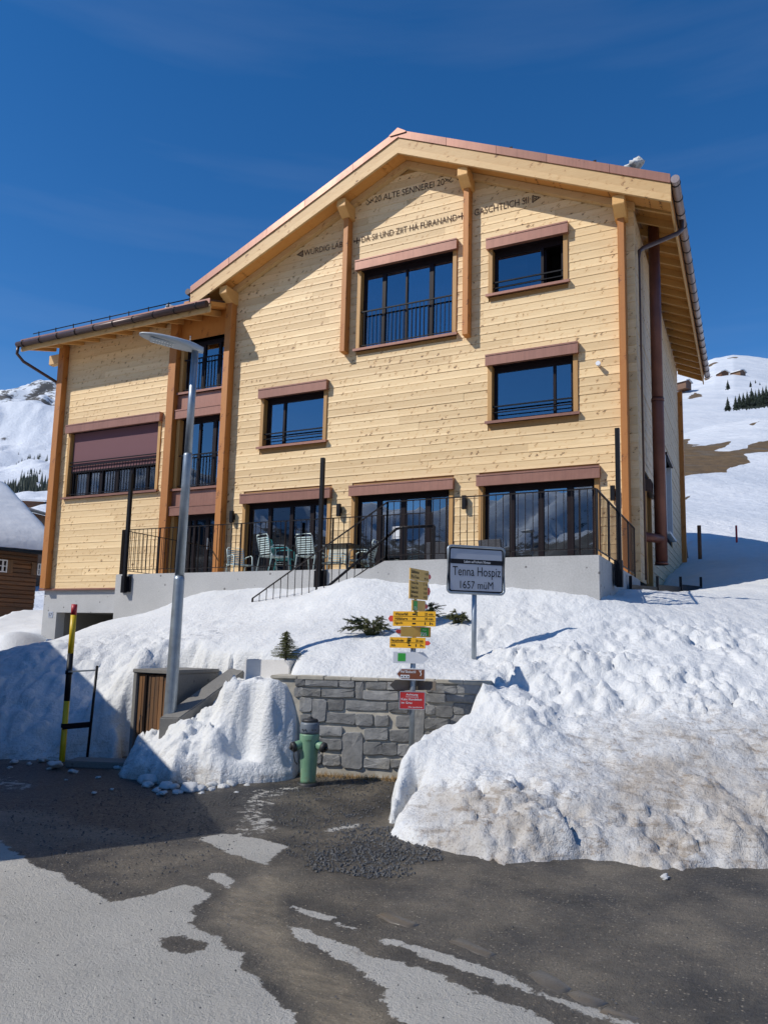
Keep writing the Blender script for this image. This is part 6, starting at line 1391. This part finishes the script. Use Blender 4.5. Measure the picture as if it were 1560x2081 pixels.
# ------------------------------------------------------------------ the house on the near side whose shadow lies on the road
E_ = Vector((-6.32, 2.76, 3.0)); A_ = Vector((-12.9, 6.46, 4.5)); gd = (Vector((A_.x, A_.y, 0))-Vector((E_.x, E_.y, 0))); hwid = gd.length; gang = math.atan2(-gd.y, -gd.x)
nb = thing('neighbour_house', 'low timber building with a flat snowy gable roof beside the road, left of the camera', 'house', (A_.x, A_.y, 0), gang)
m = MB(); m.prism([(-hwid+0.7, 0), (hwid-0.7, 0), (hwid-0.7, 2.85), (0, 4.15), (-hwid+0.7, 2.85)], 1, -9, -0.6); m.build('wall', M['barn_wood'], nb, local=True)
for sx in (-1, 1):
    m = MB(); m.prism([(0, 4.3), (sx*hwid, 2.82), (sx*hwid, 3.0), (0, 4.5)], 1, -9.6, 0); m.build('roof', M['grey_wood'], nb, local=True)
    m = MB(); m.prism([(0, 4.5), (sx*(hwid-0.5), 3.1), (sx*(hwid-0.5), 3.25), (0, 4.7)], 1, -9.4, -0.5); m.build('roof_snow', M['roof_snow'], nb, local=True)
for x in (-4, -1.3, 1.3, 4):
    for z in (1.0,):
        f = MB(); f.box((x-0.6, -0.6, z), (x+0.6, -0.52, z+1.2)); o = f.build('window', M['white'], nb, local=True); MB().box((x-0.5, -0.53, z+0.1), (x+0.5, -0.51, z+1.1)).build('pane', M['frame'], o, local=True)

# ------------------------------------------------------------------ snow lumps, grit, dead grass
def lump_mesh(seed, sub=2):
    r_ = np.random.default_rng(seed); bm = bmesh.new(); bmesh.ops.create_icosphere(bm, subdivisions=sub, radius=1.0)
    for v_ in bm.verts:
        n_ = v_.co.normalized(); k = 1+0.75*float(fbm(np.array(n_.x*1.6+seed), np.array(n_.y*1.6+n_.z*1.3), 3, seed))+r_.uniform(-.05, .05); v_.co = n_*k; v_.co.z *= 0.62
    me = bpy.data.meshes.new('snow_lump'); bm.to_mesh(me); bm.free(); me.materials.append(M['snow']); me.polygons.foreach_set('use_smooth', [True]*len(me.polygons)); return me
LM = [lump_mesh(s, 3) for s in (1, 2, 3)]
def lump(label, p_, r_, k, group=None):
    o = bpy.data.objects.new('snow_lump', LM[k % 3]); COL.objects.link(o); o.location = p_; o.scale = (r_, r_*0.9, r_*0.85); o.rotation_euler = (0, 0, rng.uniform(0, 6)); tag(o, label, 'snow lump', group); WM[o.name] = Matrix.Identity(4)
lump('small white snow lump lying between the hydrant and the wall', at_z(672, 1577, 0.05), 0.045, 0)
lump('flat white ice chip on the wet road in front of the right snow bank', at_z(1350, 1782, 0.01), 0.035, 1)
lump('clod of snow on the shaded ground in front of the marker pole', at_z(112, 1553, 0.05), 0.085, 2)
for px, py, r_ in ((192, 1611, .025), (228, 1604, .02), (150, 1568, .05), (330, 1612, .05), (318, 1606, .05), (362, 1610, .05), (350, 1602, .04), (300, 1595, .06), (388, 1598, .07), (430, 1605, .05), (456, 1600, .06), (500, 1598, .05), (540, 1602, .04), (350, 1588, .05), (410, 1612, .035), (100, 1562, .03), (480, 1612, .03), (30, 1548, .05), (60, 1552, .035), (85, 1545, .06), (170, 1548, .05), (240, 1560, .045), (262, 1556, .06), (280, 1572, .05), (20, 1560, .03), (200, 1580, .03), (135, 1585, .02), (410, 1590, .06), (440, 1588, .05), (520, 1590, .04), (580, 1600, .03), (305, 1585, .10), (345, 1598, .085), (395, 1602, .11), (430, 1598, .07), (470, 1594, .09), (275, 1566, .08), (372, 1590, .06)):
    lump('small lump of old snow on the ground below the snow heap', at_z(px, py, r_*0.3), r_, int(rng.integers(3)), 'small snow lumps scattered below the heap')
for px, py, v, r_, lb in ((1287, 336, 17.2, 0.20, 'ragged lump of snow lying on the right slope of the main roof'), (345, 626, 20.0, 0.16, 'small heap of snow on the wing roof behind the snow guard')):
    p_ = at(px, py, v); o = None; lump(lb, p_, r_, 1)
# grit: thousands of small stones, one mass
def gritmass(name, n, sampler, smin, smax, zf, label):
    base_ = np.array([(-1, -.8, -.4), (1, -.9, -.4), (.9, .8, -.4), (-.8, 1, -.4), (-.5, -.5, .55), (.6, -.4, .6), (.5, .5, .5), (-.5, .55, .6)]); fc = np.array([(0, 1, 5, 4), (1, 2, 6, 5), (2, 3, 7, 6), (3, 0, 4, 7), (4, 5, 6, 7)])
    P_ = sampler(n); n = len(P_); s_ = rng.uniform(smin, smax, n)*rng.uniform(0.6, 1.2, n); g = rng.uniform(0, 6.28, n); B = base_[None]*s_[:, None, None]*rng.uniform(0.7, 1.3, (n, 8, 3))
    c, s2 = np.cos(g)[:, None], np.sin(g)[:, None]; XX = B[:, :, 0]*c-B[:, :, 1]*s2; YY = B[:, :, 0]*s2+B[:, :, 1]*c
    wx = P_[:, 0]*UR.x+P_[:, 1]*UF.x; wy = P_[:, 0]*UR.y+P_[:, 1]*UF.y; zb_ = zf(P_[:, 0], P_[:, 1])
    co = np.stack([XX+wx[:, None], YY+wy[:, None], B[:, :, 2]+zb_[:, None]+s_[:, None]*0.2], -1).reshape(-1, 3); F = (fc[None]+8*np.arange(n)[:, None, None]).reshape(-1, 4)
    me = bpy.data.meshes.new(name); me.from_pydata(co.tolist(), [], F.tolist()); o = link_mesh(name, me, M['gravel']); stuff(o, label); return o
def rz(u, v): return 0.012*fbm(u*0.8, v*0.8, 3, 3)+0.004*fbm(u*7, v*7, 3, 5)+0.09*sstep(7.2, 9.2, v)*sstep(-3, -.5, u)
GP = [guv(*q) for q in ((590, 1600), (700, 1590), (830, 1600), (842, 1640), (800, 1660), (785, 1690), (850, 1720), (900, 1760), (880, 1800), (700, 1780), (640, 1740), (560, 1690), (480, 1650), (430, 1620))]
GD = [guv(*q) for q in ((765, 1672), (790, 1655), (790, 1690), (850, 1720), (880, 1760), (860, 1795), (780, 1790), (700, 1770), (655, 1730), (660, 1715), (720, 1710))]
def samp(poly, k):
    def f(n):
        P_ = np.array(poly); lo, hi = P_.min(0)-0.1, P_.max(0)+0.1; q = rng.uniform(lo, hi, (n*3, 2)); d = sdpoly(q[:, 0], q[:, 1], poly)+k*fbm(q[:, 0]*3, q[:, 1]*3, 3, 9); return q[d > 0][:n]
    return f
gritmass('gravel', 1500, samp(GD, 0.7), 0.003, 0.012, rz, 'dark loose grit lying in a patch on the road before the snow bank')
gritmass('gravel', 2600, samp(GP, 0.3), 0.003, 0.009, rz, 'scattered grey grit on the muddy ground before the stone wall')
def samp_all(n): q = np.c_[rng.uniform(-3.2, 3.4, n), rng.uniform(2.5, 8.2, n)]; return q
gritmass('gravel', 2200, samp_all, 0.0015, 0.005, rz, 'single grains of grit strewn over the whole road')
GS = [guv(*q) for q in ((0, 1640), (250, 1600), (420, 1620), (500, 1670), (480, 1730), (430, 1750), (240, 1820), (60, 1720))]
gritmass('gravel', 1500, samp(GS, 0.1), 0.002, 0.007, rz, 'fine grit on the shaded dark strip of the road')
m = MB()
for _ in range(420):
    t = rng.uniform(0.25, 1.45); p_ = WA+wt*t+wn*rng.uniform(0.02, 0.16); X = xy(*p_); g = rng.uniform(0, 6.28); h_ = rng.uniform(0.015, 0.07); e = (X[0]+math.cos(g)*0.05, X[1]+math.sin(g)*0.05, 0.07+h_); z = 0.06
    m.add([(X[0]-.004, X[1], z), (X[0]+.004, X[1], z), e], [(0, 1, 2)])
dg_ = m.build('dead_grass', M['straw']); stuff(dg_, 'dry straw coloured grass at the foot of the stone wall')
for o in list(bpy.data.objects):
    if o.type == 'EMPTY' and o.name not in (): o.empty_display_size = 0.1
